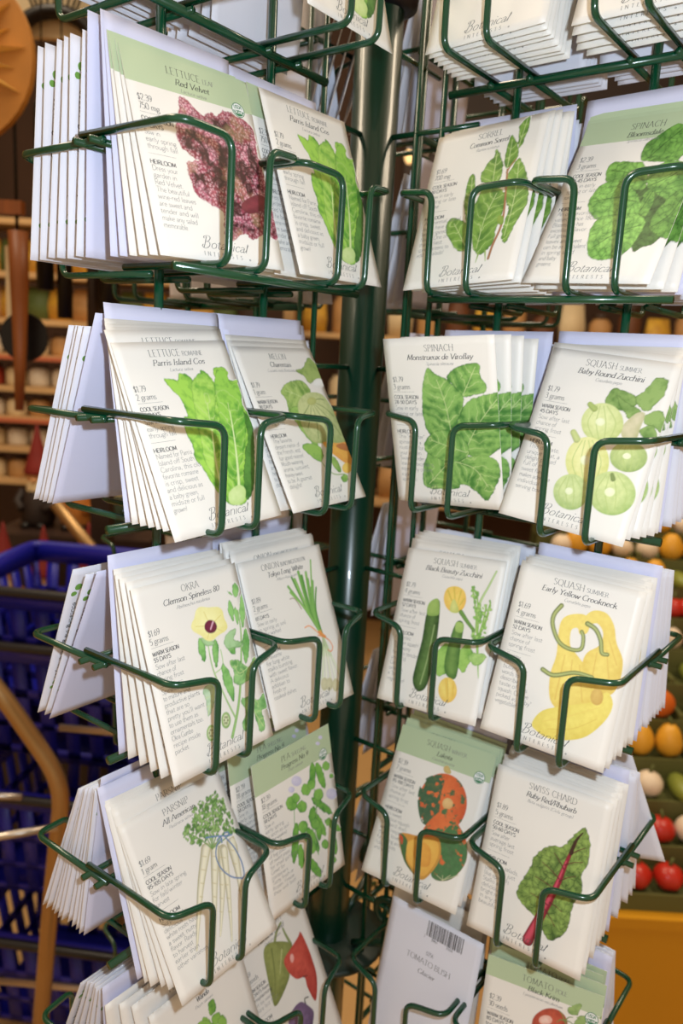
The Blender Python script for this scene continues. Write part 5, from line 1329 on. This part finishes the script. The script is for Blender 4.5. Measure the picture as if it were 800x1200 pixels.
SOWC = ['Sow in', 'early spring', 'through fall']; SOWW = ['Sow after last', 'chance of', 'spring frost']; SOWL = ['Sow in early', 'spring or late', 'summer']
VAR = {
 'red_velvet': dict(t=('LETTUCE', 'LEAF'), s='Red Velvet', l='Lactuca sativa', p='$2.39', g='750 mg', se=['COOL SEASON', '55 DAYS'], so=SOWC, he=1, b=['Dress your', 'garden in', 'Red Velvet.', 'The beautiful', 'wine-red leaves', 'are sweet and', 'tender and will', 'make any salad', 'memorable.'], org=(74.5, 99.3), band=98.9, d='red leaf lettuce', look='crimson ruffled lettuce and green header'),
 'romaine': dict(t=('LETTUCE', 'ROMAINE'), s='Parris Island Cos', l='Lactuca sativa', p='$1.79', g='2 grams', se=['COOL SEASON', '68 DAYS'], so=SOWC, he=1, b=['Named for Parris', 'Island off South', 'Carolina, this old', 'favorite romaine', 'is crisp, sweet', 'and delicious as', 'a baby green,', 'midsize or full', 'grown!'], d='romaine lettuce', look='tall bright green lettuce'),
 'melon': dict(t=('MELON', ''), s='Charentais', l='Cucumis melo (Reticulatus)', p='$1.79', g='1 gram', se=['WARM SEASON', '90 DAYS'], so=SOWW, he=1, b=['The favorite', 'dessert melon of', 'the French, and', 'for good reason!', 'Mouth-watering', 'aroma, succulent,', 'honey-sweet', 'to be. A gourmet', 'delight!'], d='melon', look='pale ribbed melon and orange slice'),
 'okra': dict(t=('OKRA', ''), s='Clemson Spineless 80', l='Abelmoschus esculentus', p='$1.69', g='5 grams', se=['WARM SEASON', '55 DAYS'], so=SOWW, he=0, b=['Spineless', 'to mature and', 'productive plants', 'that are so', "pretty you'll want", 'to use them as', 'ornamentals too.', 'Okra Gumbo', 'recipe inside', 'packet.'], d='okra', look='yellow okra flower and green pods'),
 'onion': dict(t=('ONION', 'BUNCHING/SCALLION'), s='Tokyo Long White', l='Allium fistulosum', p='$1.89', g='2 grams', se=['65 DAYS'], so=['Sow as early', 'in spring as soil', 'can be worked'], he=1, b=['A favorite', 'for long white', 'stalks bursting', 'with sweet flavor.', 'A delicious', 'addition to', 'fresh or', 'cooked dishes.'], d='onion', look='bundle of tied green scallions'),
 'parsnip': dict(t=('PARSNIP', ''), s='All American', l='Pastinaca sativa', p='$1.69', g='1 gram', se=['COOL SEASON', '95-105 DAYS'], so=['Sow in late spring', 'for fall/winter', 'harvest'], he=1, b=['Surprisingly', 'delicious', 'white roots have', 'a sweet, nutty', 'flavor. Ready', 'to harvest', 'earlier than', 'other varieties.'], d='parsnip', look='white parsnips tied with blue twine'),
 'pea': dict(t=('PEA', 'SHELLING'), s='Progress No 9', l='Pisum sativum', p='$2.39', g='18 grams', se=['COOL SEASON', '58 DAYS'], so=['Sow in', 'early spring', 'as soon as soil', 'can be worked'], he=0, b=['A compact', 'plant that is full', 'of big pods', 'of sweet peas', 'for small gardens.', 'Great for', 'containers.', 'Tasty fresh or', 'frozen. Freeze', 'they will last!'], org=(74.8, 97.8), band=95.3, d='shelling pea', look='green pea pods and green header'),
 'wando': dict(t=('PEA', 'SHELLING'), s='Wando', l='Pisum sativum', p='$1.79', g='18 grams', se=['COOL SEASON', '68 DAYS'], so=SOWC, he=1, b=['Tolerates heat', 'and cold.'], d='garden pea', look='plain white face and green pods'),
 'pepper': dict(t=('PEPPER', 'SWEET'), s='Rainbow Blend', l='Capsicum annuum', p='$1.69', g='30 seeds', se=['WARM SEASON', '80 DAYS from', 'transplanting'], so=['Start six weeks', 'before last frost'], he=1, b=['A colorful', 'blend of peppers'], d='sweet pepper', look='green red and purple peppers'),
 'sorrel': dict(t=('SORREL', ''), s='Common Sorrel', l='Rumex scutatus', p='$1.69', g='700 mg', se=['COOL SEASON', '60 DAYS'], so=SOWL, he=1, b=['A perennial, sorrel', 'leaves have a', 'lemony spinach', 'flavor. One of', 'the earliest', 'spring greens to', 'add to salads!'], d='sorrel', look='upright green sorrel leaves'),
 'bloomsdale': dict(t=('SPINACH', ''), s='Bloomsdale', l='Spinacia oleracea', p='$2.39', g='3 grams', se=['COOL SEASON', '28-45 DAYS'], so=SOWL, he=1, b=['An old favorite,', 'variety since 1800s,', 'Bloomsdale has', 'excellent flavor.', 'Full grown', 'leaves are sweet;', 'can be as succulent', 'in spring salad', 'and baby', 'greens.'], band=101.6, d='curly spinach', look='crinkled spinach leaves and green header'),
 'viroflay': dict(t=('SPINACH', ''), s='Monstrueux de Viroflay', l='Spinacia oleracea', p='$1.79', g='3 grams', se=['COOL SEASON', '28-50 DAYS'], so=SOWL, he=1, b=['This "monster"', 'spinach is a', 'must-have for', 'your garden.', 'Sweet, tender', 'leaves, excellent,', 'especially cream,', 'a good', 'spinach!'], d='smooth spinach', look='large smooth spinach leaves'),
 'baby_round': dict(t=('SQUASH', 'SUMMER'), s='Baby Round Zucchini', l='Cucurbita pepo', p='$1.79', g='3 grams', se=['WARM SEASON', '45 DAYS'], so=SOWW, he=1, b=['This delicate,', 'unique treat, a', 'delight packed', 'full of melt', 'sweet flavor', 'makes adorable', 'individual', 'serving bowls!'], d='round zucchini', look='pile of pale round zucchini'),
 'black_beauty': dict(t=('SQUASH', 'SUMMER'), s='Black Beauty Zucchini', l='Cucurbita pepo', p='$1.79', g='4 grams', se=['WARM SEASON', '52 DAYS'], so=SOWW, he=1, b=['A classic', 'summer squash!', 'The creamy', 'flesh is tender', 'and mild.', 'Can be', 'eaten as', 'a "baby"', 'vegetable!'], d='dark zucchini', look='dark green zucchini and yellow blossom'),
 'crookneck': dict(t=('SQUASH', 'SUMMER'), s='Early Yellow Crookneck', l='Cucurbita pepo', p='$1.69', g='4 grams', se=['WARM SEASON', '52 DAYS'], so=SOWW, he=0, b=['Creamy,', 'sweet and', 'buttery are', 'words to', 'describe the', 'taste of this', 'squash. Can be', 'picked as "baby"', 'vegetable!'], d='crookneck squash', look='yellow crookneck squashes'),
 'lakota': dict(t=('SQUASH', 'WINTER'), s='Lakota', l='Cucurbita maxima', p='$2.39', g='2 grams', se=['WARM SEASON', '85-100 DAYS'], so=SOWW, he=1, b=['This sweet,', 'delicious squash', 'is a hard shell', 'winter keeper', 'that is lovely', 'for baking and', 'holiday pies', 'and soup!'], org=(76, 98.8), band=97.4, d='winter squash', look='orange and green squashes and green header'),
 'chard': dict(t=('SWISS CHARD', ''), s='Ruby Red/Rhubarb', l='Beta vulgaris (Cicla group)', p='$1.89', g='5 grams', se=['COOL SEASON', '50-60 DAYS'], so=['Sow after', 'average last', 'spring frost'], he=1, b=['Sweet in salads,', 'use leaves just', 'like spinach.', 'Stalks are', 'delicious,', 'bright red', 'in any dish,', 'beautiful!'], d='swiss chard', look='crinkled chard leaf on a red stalk'),
 'tomato': dict(t=('TOMATO', 'POLE'), s='Black Krim', l='Lycopersicon esculentum', p='$2.39', g='30 seeds', se=['WARM SEASON', '80 DAYS from', 'transplanting'], so=['Start six weeks', 'before last frost'], he=1, b=['Rich flavor'], org=(78.6, 100.9), band=104.5, d='dark tomato', look='dark red tomato and green header'),
 'plain': dict(t=('GREENS', ''), s='Garden Mix', l='Mixed species', p='$1.69', g='2 grams', se=['COOL SEASON'], so=SOWC, he=0, b=[], d='seed', look=''),
}
def logo(ink):
    x = 28.5
    B_ = [(2.2, 10.6, 1.6, 5, .6, 0), (.2, 8.6, -.6, 10.2, 2.4, 11.4, 5.6, 11, 6.2, 8.6, 4.2, 6.2, 1.8, 5.8), (1.8, 5.8, 5.6, 5.6, 6.6, 2.8, 4.4, .2, 1, -.4, -1.2, 1.4, -.4, 3)]
    for p in B_:
        P = catmull(np.array(p).reshape(-1, 2), 6)
        Q = P.copy(); Q[:, 0] = x + (P[:, 0] + P[:, 1] * .28) * .62; Q[:, 1] = 7.6 + P[:, 1] * .62
        ink.path(Q, .42, .16)
    ink.text('otanical', 33.3, 7.6, 5.4, .75, .3, shear=.32, fit=25.5)
    ink.path(np.array([[56.5, 7.6], [58.4, 9.2], [60.4, 12.4]]), .3, .2)
    ink.text('INTERESTS', 28.5, 3.2, 2.3, 1.0, .5, fit=None, ls=1.65, serif=True)
    ink.disc(59.9, 3.6, .3, .55, n=10)

def make_print(key):
    v = VAR[key]; parts = []
    f = bulge
    if v.get('band'):
        bd = Ink(); n = 8
        for i in range(14):
            for j in range(n):
                y0 = v['band']; x0 = PW * i / 14; x1 = PW * (i + 1) / 14
                a = y0 + (PH - y0) * j / n; b = y0 + (PH - y0) * (j + 1) / n
                bd.quad(np.array([x0, a]), np.array([x1, a]), np.array([x1, b]), np.array([x0, b]))
        parts.append(('header_band', bd.mesh('header_band', BAND, .00005, f)))
    ti = Ink(); cx = 43.5
    t1, t2 = v['t']
    w1 = Ink().text(t1, 0, 0, 4.3, ls=.35); w2 = Ink().text(t2, 0, 0, 2.9, ls=.2) if t2 else 0
    fit2 = min(w2, 26) if t2 else 0
    tot = w1 + (1.6 + fit2 if t2 else 0)
    xs = cx - tot / 2
    ti.text(t1, xs, 109.6, 4.3, .8, .3, ls=.35, serif=True)
    parts.append(('printed_title', ti.mesh('printed_title', INK, L3_, f)))
    if t2:
        tj = Ink(); tj.text(t2, xs + w1 + 1.6, 109.6, 2.9, 1.0, .45, serif=True, fit=fit2)
        parts.append(('printed_kind', tj.mesh('printed_kind', INK2, L3_, f)))
    su = Ink(); su.text(v['s'], cx, 103.9, 3.6, 1.35, .5, shear=.18, align='c', fit=min(54, 2.3 * len(v['s'])), serif=True)
    parts.append(('printed_variety', su.mesh('printed_variety', INKB, L3_, f)))
    la = Ink()
    if v['l']: la.text(v['l'], cx, 100.0, 2.2, .9, .5, shear=.25, align='c', fit=1.25 * len(v['l']))
    la.rect(5, 22, 81.6, 81.75); la.rect(5, 22, 57.8, 57.95)
    parts.append(('printed_small_print', la.mesh('printed_small_print', INK2, L3_, f)))
    pr = Ink(); pr.text(v['p'], 5, 88.6, 3.7, .9, .45, serif=False); pr.text(v['g'], 5, 83.6, 3.7, .9, .45)
    parts.append(('printed_price', pr.mesh('printed_price', INK, L3_, f)))
    bo = Ink(); y = 76.8
    for s in v['se']: bo.text(s, 5, y, 2.5, 1.45, 1.0, fit=1.82 * len(s)); y -= 3.6
    yt = y
    if v['he']: bo.text('HEIRLOOM', 5, 52, 2.5, 1.5, 1.0, fit=16)
    parts.append(('printed_season', bo.mesh('printed_season', INKB, L3_, f)))
    tx = Ink(); y = yt - .7
    for s in v['so']: tx.text(s, 5.2, y, 3.0, .7, .6, fit=1.58 * len(s)); y -= 4.05
    y = 48.2 if v['he'] else 53.5
    for s in v['b']: tx.text(s, 5.4, y, 3.0, .7, .6, fit=1.58 * len(s)); y -= 4.02
    if len(tx.V): parts.append(('printed_text', tx.mesh('printed_text', INK2, L3_, f)))
    lg = Ink(); logo(lg)
    parts.append(('printed_logo', lg.mesh('printed_logo', INK, L3_, f)))
    if v.get('org'):
        a, b = v['org']; r = 4.7
        s1 = Ink(); s1.disc(a, b, 0, r)
        s2 = Ink(); s2.disc(a, b, r - .45, r); s2.disc(a, b, 0, r - .8, math.pi + .12, 2 * math.pi - .12, 14)
        s2.text('USDA', a, b + .9, 2.2, 1.6, 1.0, align='c', fit=5.6)
        s3 = Ink(); s3.text('ORGANIC', a, b - 2.2, 1.7, 1.5, 1.1, align='c', fit=6.6)
        parts.append(('organic_seal', s1.mesh('organic_seal', SEALW, L3_ + .00003, f)))
        parts.append(('seal_emblem', s2.mesh('seal_emblem', SEALG, L3_ + .00007, f)))
        parts.append(('seal_lettering', s3.mesh('seal_lettering', SEALW, L3_ + .00011, f)))
    if key in PICS:
        parts.insert(0, ('printed_picture', picture_mesh('printed_picture', PICS[key], L2_, f, v.get('band'))))
    return parts
_prints = {}
def prints(key):
    if key not in _prints: _prints[key] = make_print(key)
    return _prints[key]

def face_axes(side, back=False):
    az = AZ[side]
    e = Vector((math.cos(az), math.sin(az), 0))
    n = Vector((-e.y, e.x, 0)) if side in ('L', 'far_right') else Vector((e.y, -e.x, 0))
    if back: n = -n
    return e, n
def pose_matrix(side, back, u, o, z, lean, yaw, roll):
    e, n = face_axes(side, back)
    Zv = Vector((0, 0, 1)); X0 = Zv.cross(n)
    R = Matrix.Rotation(math.radians(yaw), 3, Zv) @ Matrix.Rotation(-math.radians(lean), 3, X0) @ Matrix.Rotation(math.radians(roll), 3, n)
    vx, vy, vz = R @ X0, R @ Zv, R @ n
    m = Matrix.Identity(4)
    for i, v in enumerate((vx, vy, vz)):
        for j in range(3): m[j][i] = v[j]
    m.translation = e * u + n * o + Vector((0, 0, z))
    return m
Z180 = Matrix.Rotation(math.pi, 4, 'Y')
def packet(key, M_, label, group, backprint=False, plainface=False, cat='seed packet'):
    o = link('seed_packet', BODY); o.matrix_world = M_
    tag(o, label, cat, group)
    if not plainface:
        for nm, me in prints(key): 
            if nm in ('seal_emblem', 'seal_lettering'):
                link(nm, me, o['_seal'] if False else seal)
            else:
                c = link(nm, me, o)
                if nm == 'organic_seal': seal = c
    if backprint:
        for nm, me in BACKPRINT: link(nm, me, o)
    return o
def card(M_, label, group):
    o = link('divider_card', CARDME); o.matrix_world = M_
    return tag(o, label, 'card', group)

ORD = ['front', 'second', 'third', 'fourth', 'fifth', 'sixth', 'seventh', 'eighth', 'ninth', 'tenth', 'eleventh', 'twelfth']
UMID = {'a': .2168, 'b': .1227}
def short(w_):
    for a, b in (('top full row of the left wing', 'top full row at left'), ('beside the pole in the top full row', 'beside the pole, top full row'), ('outer pocket above the okra packets', 'above the okra'), ('between romaine packets and green pole', 'left of the pole'), ('outer pocket of the left wing', 'outer left pocket'), ('between okra packets and green pole', 'left of the pole'),
                 ('outer pocket below the okra packets', 'below the okra'), ('between parsnip packets and green pole', 'left of the pole'), ('lowest visible outer pocket of the left wing', 'lowest left pocket'), ('lowest visible pocket left of the pole', 'lowest row left of pole'), ('top full row of the right wing', 'top full row at right'), ('top full row right of the pole', 'right of the pole'),
                 ('right of the pole under the sorrel', 'under the sorrel'), ('outer pocket above the crookneck packets', 'above the crookneck squash'), ('right of the pole under the smooth spinach', 'under the smooth spinach'), ('outer pocket of the right wing', 'outer right pocket'), ('right of the pole under the zucchini', 'under the zucchini'), ('outer pocket under the crookneck packets', 'under the crookneck squash'), ('lowest visible outer pocket of the right wing', 'lowest right pocket')):
        if w_ == a: return b
    return w_
def stack(side, k, col, key, n, front, o_last=.014, t_last=.006, dcard=0, back=False, where='', rear_key=None, ulast=None, plain=False, bp=False, rnd=1.0, yl=0.0, rl=0.0):
    """front = (u, o, dz, lean, yaw, roll) of the foremost packet; the others stand behind it"""
    u0, o0, dz0, le0, ya0, ro0 = front
    base = FLOORZ + WR + .0002 - TIER * k
    ot0 = o0 - .119 * math.sin(math.radians(le0))
    um = ulast if ulast is not None else UMID[col]
    total = n + dcard
    v = VAR[key]
    for i in range(total):
        f_ = i / max(1, total - 1)
        isc = i >= n
        ob = o0 + (o_last - o0) * f_; ot = ot0 + (t_last - ot0) * f_
        le = math.degrees(math.atan((ob - ot) / (.119 * math.cos(math.radians(le0)))))
        j = 0 if i == 0 else rnd
        u = u0 + (um - u0) * min(1, f_ * 1.5) + random.uniform(-.0012, .0012) * j
        ya = ya0 * (1 - .5 * f_) + random.uniform(-.25, .25) * j
        ro = ro0 + (rl - ro0) * min(1, f_ * 1.3) + random.uniform(-.8, .8) * j
        dz = (dz0 if i == 0 else abs(math.sin(math.radians(ro))) * .0425)
        if i: ob = ob - (dz - dz0) * math.tan(math.radians(max(le, 0)))
        M_ = pose_matrix(side, back, u, ob, base + dz, le, ya, ro)
        kk = rear_key if (rear_key and i > 0) else key
        vv = VAR[kk]
        if isc:
            card(M_, '%s lavender white card behind the %s packets, %s' % (['plain', 'rearmost plain'][i - n] if dcard > 1 else 'plain', 'turned' if back else v['d'], short(where)), 'divider cards')
        elif back:
            packet(kk, M_, '%s packet with its back to us, %s' % (ORD[i] if i else 'outermost', where), 'turned away packets %s' % where, backprint=bp, plainface=True)
        else:
            if i == 0:
                lb = 'foremost %s packet with %s' % (vv['d'], vv['look']) if vv['look'] else 'foremost packet, %s' % where
                if key == 'romaine': lb = 'foremost romaine lettuce packet, %s' % short(where)
            else: lb = '%s %s packet from the front, %s' % (ORD[i], vv['d'], short(where))
            packet(kk, M_, lb, '%s packets %s' % (vv['d'], where), plainface=plain)

# --- left wing, faces to the camera
stack('L', 0, 'a', 'red_velvet', 4, (.2164, .0568, .0002, 20.8, -9.8, .9), dcard=2, where='top full row of the left wing')
stack('L', 0, 'b', 'romaine', 3, (.1192, .0668, .0007, 19.8, -2.0, .4), dcard=1, where='beside the pole in the top full row', rear_key='red_velvet', ulast=.1255)
stack('L', 1, 'a', 'romaine', 6, (.2149, .0653, -.0018, 25.3, -5.0, 4.2), dcard=1, where='outer pocket above the okra packets', o_last=.024)
stack('L', 1, 'b', 'melon', 3, (.119, .0669, .0014, 28.6, .8, 1.2), dcard=2, where='between romaine packets and green pole', ulast=.124, o_last=.022)
stack('L', 2, 'a', 'okra', 5, (.217, .0685, -.0005, 19.2, -1.7, 1.1), dcard=1, where='outer pocket of the left wing', o_last=.016)
stack('L', 2, 'b', 'onion', 7, (.1194, .0632, -.0038, 20.5, -4.2, 1.2), where='between okra packets and green pole')
stack('L', 3, 'a', 'parsnip', 5, (.2087, .0711, -.0037, 29.1, -6.6, 5.6), dcard=1, where='outer pocket below the okra packets', o_last=.04, rl=1.5)
stack('L', 3, 'b', 'pea', 3, (.1184, .0649, -.0025, 10.5, -2.8, 2.3), where='between parsnip packets and green pole', ulast=.1315, o_last=.026, rl=-1)
stack('L', 4, 'a', 'wando', 4, (.198, .074, -.003, 22, -3, 3), dcard=1, where='lowest visible outer pocket of the left wing', ulast=.222, o_last=.012)
stack('L', 4, 'b', 'pepper', 3, (.116, .073, -.006, 27, -3, 2), where='lowest visible pocket left of the pole', o_last=.03)
# --- right wing
stack('R', 0, 'a', 'bloomsdale', 3, (.2095, .0642, .003, 27.0, -7.4, -2.3), dcard=1, where='top full row of the right wing', o_last=.02)
stack('R', 0, 'b', 'sorrel', 6, (.1238, .0667, .0026, 21.5, -3.4, 4.5), where='top full row right of the pole', ulast=.127)
stack('R', 1, 'b', 'viroflay', 4, (.1245, .0520, .0021, -11.5, 2.1, 3.7), dcard=1, where='right of the pole under the sorrel', o_last=.02, ulast=.127, rl=1)
stack('R', 1, 'a', 'baby_round', 6, (.21, .0611, .0009, 19.8, 1.3, -5.3), dcard=1, where='outer pocket above the crookneck packets', o_last=.008)
stack('R', 2, 'b', 'black_beauty', 9, (.1262, .0677, -.0007, 20.8, -1.8, 4.3), where='right of the pole under the smooth spinach', rl=2)
stack('R', 2, 'a', 'crookneck', 8, (.2165, .068, .0022, 16.9, 6.1, -3.2), dcard=1, where='outer pocket of the right wing', o_last=.006)
stack('R', 3, 'b', 'lakota', 4, (.1244, .0691, -.0005, 27.2, .9, 1.7), dcard=1, where='right of the pole under the zucchini', o_last=.03)
stack('R', 3, 'a', 'chard', 9, (.2197, .0687, -.0002, 17.0, .7, 1.3), dcard=1, where='outer pocket under the crookneck packets', o_last=.008)
stack('R', 4, 'a', 'tomato', 4, (.235, .066, -.002, 16, 11, 1), dcard=1, where='lowest visible outer pocket of the right wing', ulast=.222)
# the turned packet with a bar code, lowest row right of the pole
tb = link('seed_packet', BODY); tb.matrix_world = pose_matrix('R', False, .137, .067, FLOORZ + WR - TIER * 4 - .003, 15, -1, 1) @ Z180
tag(tb, 'white packet turned to its back showing a bar code, lowest row right of pole', 'seed packet')
def on_back(ink, nm, m):
    V = [(-(v[0] - 42.5) / 1000, v[1] / 1000, -(float(bulge(v[0], v[1])) + L2_)) for v in ink.V]
    return link(nm, mesh(nm, V, ink.F, m), tb)
bc = Ink(); x = 36.0; r_ = random.Random(4)
while x < 69:
    ww = r_.choice([.35, .5, .7, 1.1]); bc.rect(x, x + ww, 103, 115); x += ww + r_.choice([.3, .45, .6, .9])
on_back(bc, 'bar_code', INKB)
i_ = Ink(); i_.text('7', 34, 100.6, 2.2, 1.2, .8); i_.text('18467', 41, 100.6, 2.2, 1.2, .8); i_.text('10256', 55, 100.6, 2.2, 1.2, .8)
i_.text('0256', 42.5, 88.5, 3, .9, .5, align='c'); i_.text('TOMATO BUSH', 42.5, 80.5, 4.2, .9, .4, align='c', fit=41, serif=True)
i_.text('Glacier', 42.5, 72.5, 3.6, 1.3, .5, shear=.2, align='c', fit=16); logo(i_)
on_back(i_, 'printed_lettering', INK)
stack('R', 4, 'b', 'plain', 2, (.1255, .045, 0, 14, 0, 0), where='behind the bar coded packet', plain=True, rear_key='plain')
# --- row above the frame's top edge (only the lower ends show)
stack('R', -1, 'b', 'plain', 8, (.129, .066, .001, 17, -2, 2), where='cut off top row right of the pole', o_last=.012)
stack('R', -1, 'a', 'plain', 5, (.226, .058, .001, 20, 0, 0), where='cut off top row at the right corner', o_last=.012)
stack('L', -1, 'b', 'romaine', 1, (.119, .064, .001, 16, -2, -1), where='cut off top row left of the pole')
for i in range(6):   # packets tucked in sideways beside the pole in the cut off top row
    m_ = Matrix.Translation((-.060 + i * .0085, .085, .092)) @ Matrix.Rotation(math.radians(14), 4, 'Y') @ Matrix.Rotation(math.radians(97), 4, 'Z') @ Matrix.Rotation(math.pi / 2, 4, 'X')
    packet('plain', m_, '%s of the packets standing edge on, left of the pole, top row' % ['leftmost', 'second', 'third', 'fourth', 'fifth', 'rightmost'][i], 'packets seen edge on beside the pole', plainface=True)

# --- pockets on the far side of both wings, whose packets turn their backs to us
def backs(side, k, col, n, o0, le0, o_last, where, yaw=0, t_last=.006, cards=0, bp=True, u=None, rnd=1.0, dz=0):
    stack(side, k, col, 'plain', n, (u or UMID[col], o0, dz, le0, yaw, 0), o_last=o_last, t_last=t_last, dcard=cards, back=True, where=where, bp=bp and side == 'L' and col == 'a', rnd=rnd)
backs('L', 0, 'a', 6, .069, 6, .012, 'outer edge of top full row', cards=1, t_last=.007)
backs('L', 1, 'a', 4, .071, 20, .050, 'left of the outer romaine packets', cards=1, t_last=.008)
backs('L', 2, 'a', 2, .072, 21, .058, 'left of the okra packets', cards=1, t_last=.006)
backs('L', 3, 'a', 10, .071, 22, .022, 'left of the parsnip packets', cards=1, t_last=.006)
backs('L', 4, 'a', 6, .071, 22, .024, 'lowest left corner of the rack', t_last=.006)
for k, wh in ((0, 'behind the top romaine packet'), (1, 'behind the melon packets'), (2, 'behind the onion packets'), (3, 'behind the pea packets')):
    backs('L', k, 'b', 2, .055, 16, .02, wh, cards=1)
backs('L', -1, 'a', 6, .052, 12, .014, 'cut off row at upper left')
backs('L', -1, 'b', 5, .055, 14, .014, 'cut off row left of the pole', bp=False)
backs('R', -1, 'a', 5, .050, 12, .014, 'at the top right corner')
backs('R', -1, 'b', 6, .054, 10, .014, 'above the sorrel packets')
backs('R', 0, 'a', 4, .055, 14, .016, 'behind the curly spinach')
backs('R', 0, 'b', 4, .055, 12, .014, 'behind the sorrel packets', cards=1)
backs('R', 1, 'a', 4, .056, 14, .014, 'behind the round zucchini')
backs('R', 1, 'b', 3, .055, 14, .014, 'behind the smooth spinach', cards=1)
backs('R', 2, 'a', 8, .068, 14, .014, 'right of the crookneck packets')
backs('R', 2, 'b', 3, .055, 14, .014, 'behind the dark zucchini')
backs('R', 3, 'a', 5, .056, 16, .012, 'right of the chard packets')
backs('R', 3, 'b', 3, .055, 14, .014, 'behind the winter squash')
backs('R', 4, 'a', 4, .056, 16, .012, 'at the lowest right corner of the rack')
packet('plain', pose_matrix('R', True, .236, .069, FLOORZ + WR - TIER * 3 + .0135, 12, 0, -19), 'splayed packet sticking out sideways beyond the chard packets at the right', 'splayed packets', plainface=True)
# the two wings beyond the pole
for k, rn in ((-1, 'top'), (0, 'first'), (1, 'second'), (2, 'third'), (3, 'fourth'), (4, 'fifth')):
    stack('far_right', k, 'b', 'plain', 3, (.1227, .050, 0, 14, 0, 0), dcard=1, where='right far wing, %s row' % rn, plain=True)
    stack('far_left', k, 'b', 'plain', 4, (.1227, .058, 0, 16, 0, 0), where='left far wing near the pole, %s row' % rn, plain=True)
    if k < 3: stack('far_left', k, 'a', 'plain', 4, (.2168, .058, 0, 16, 0, 0), where='outer part of left far wing, %s row' % rn, plain=True)
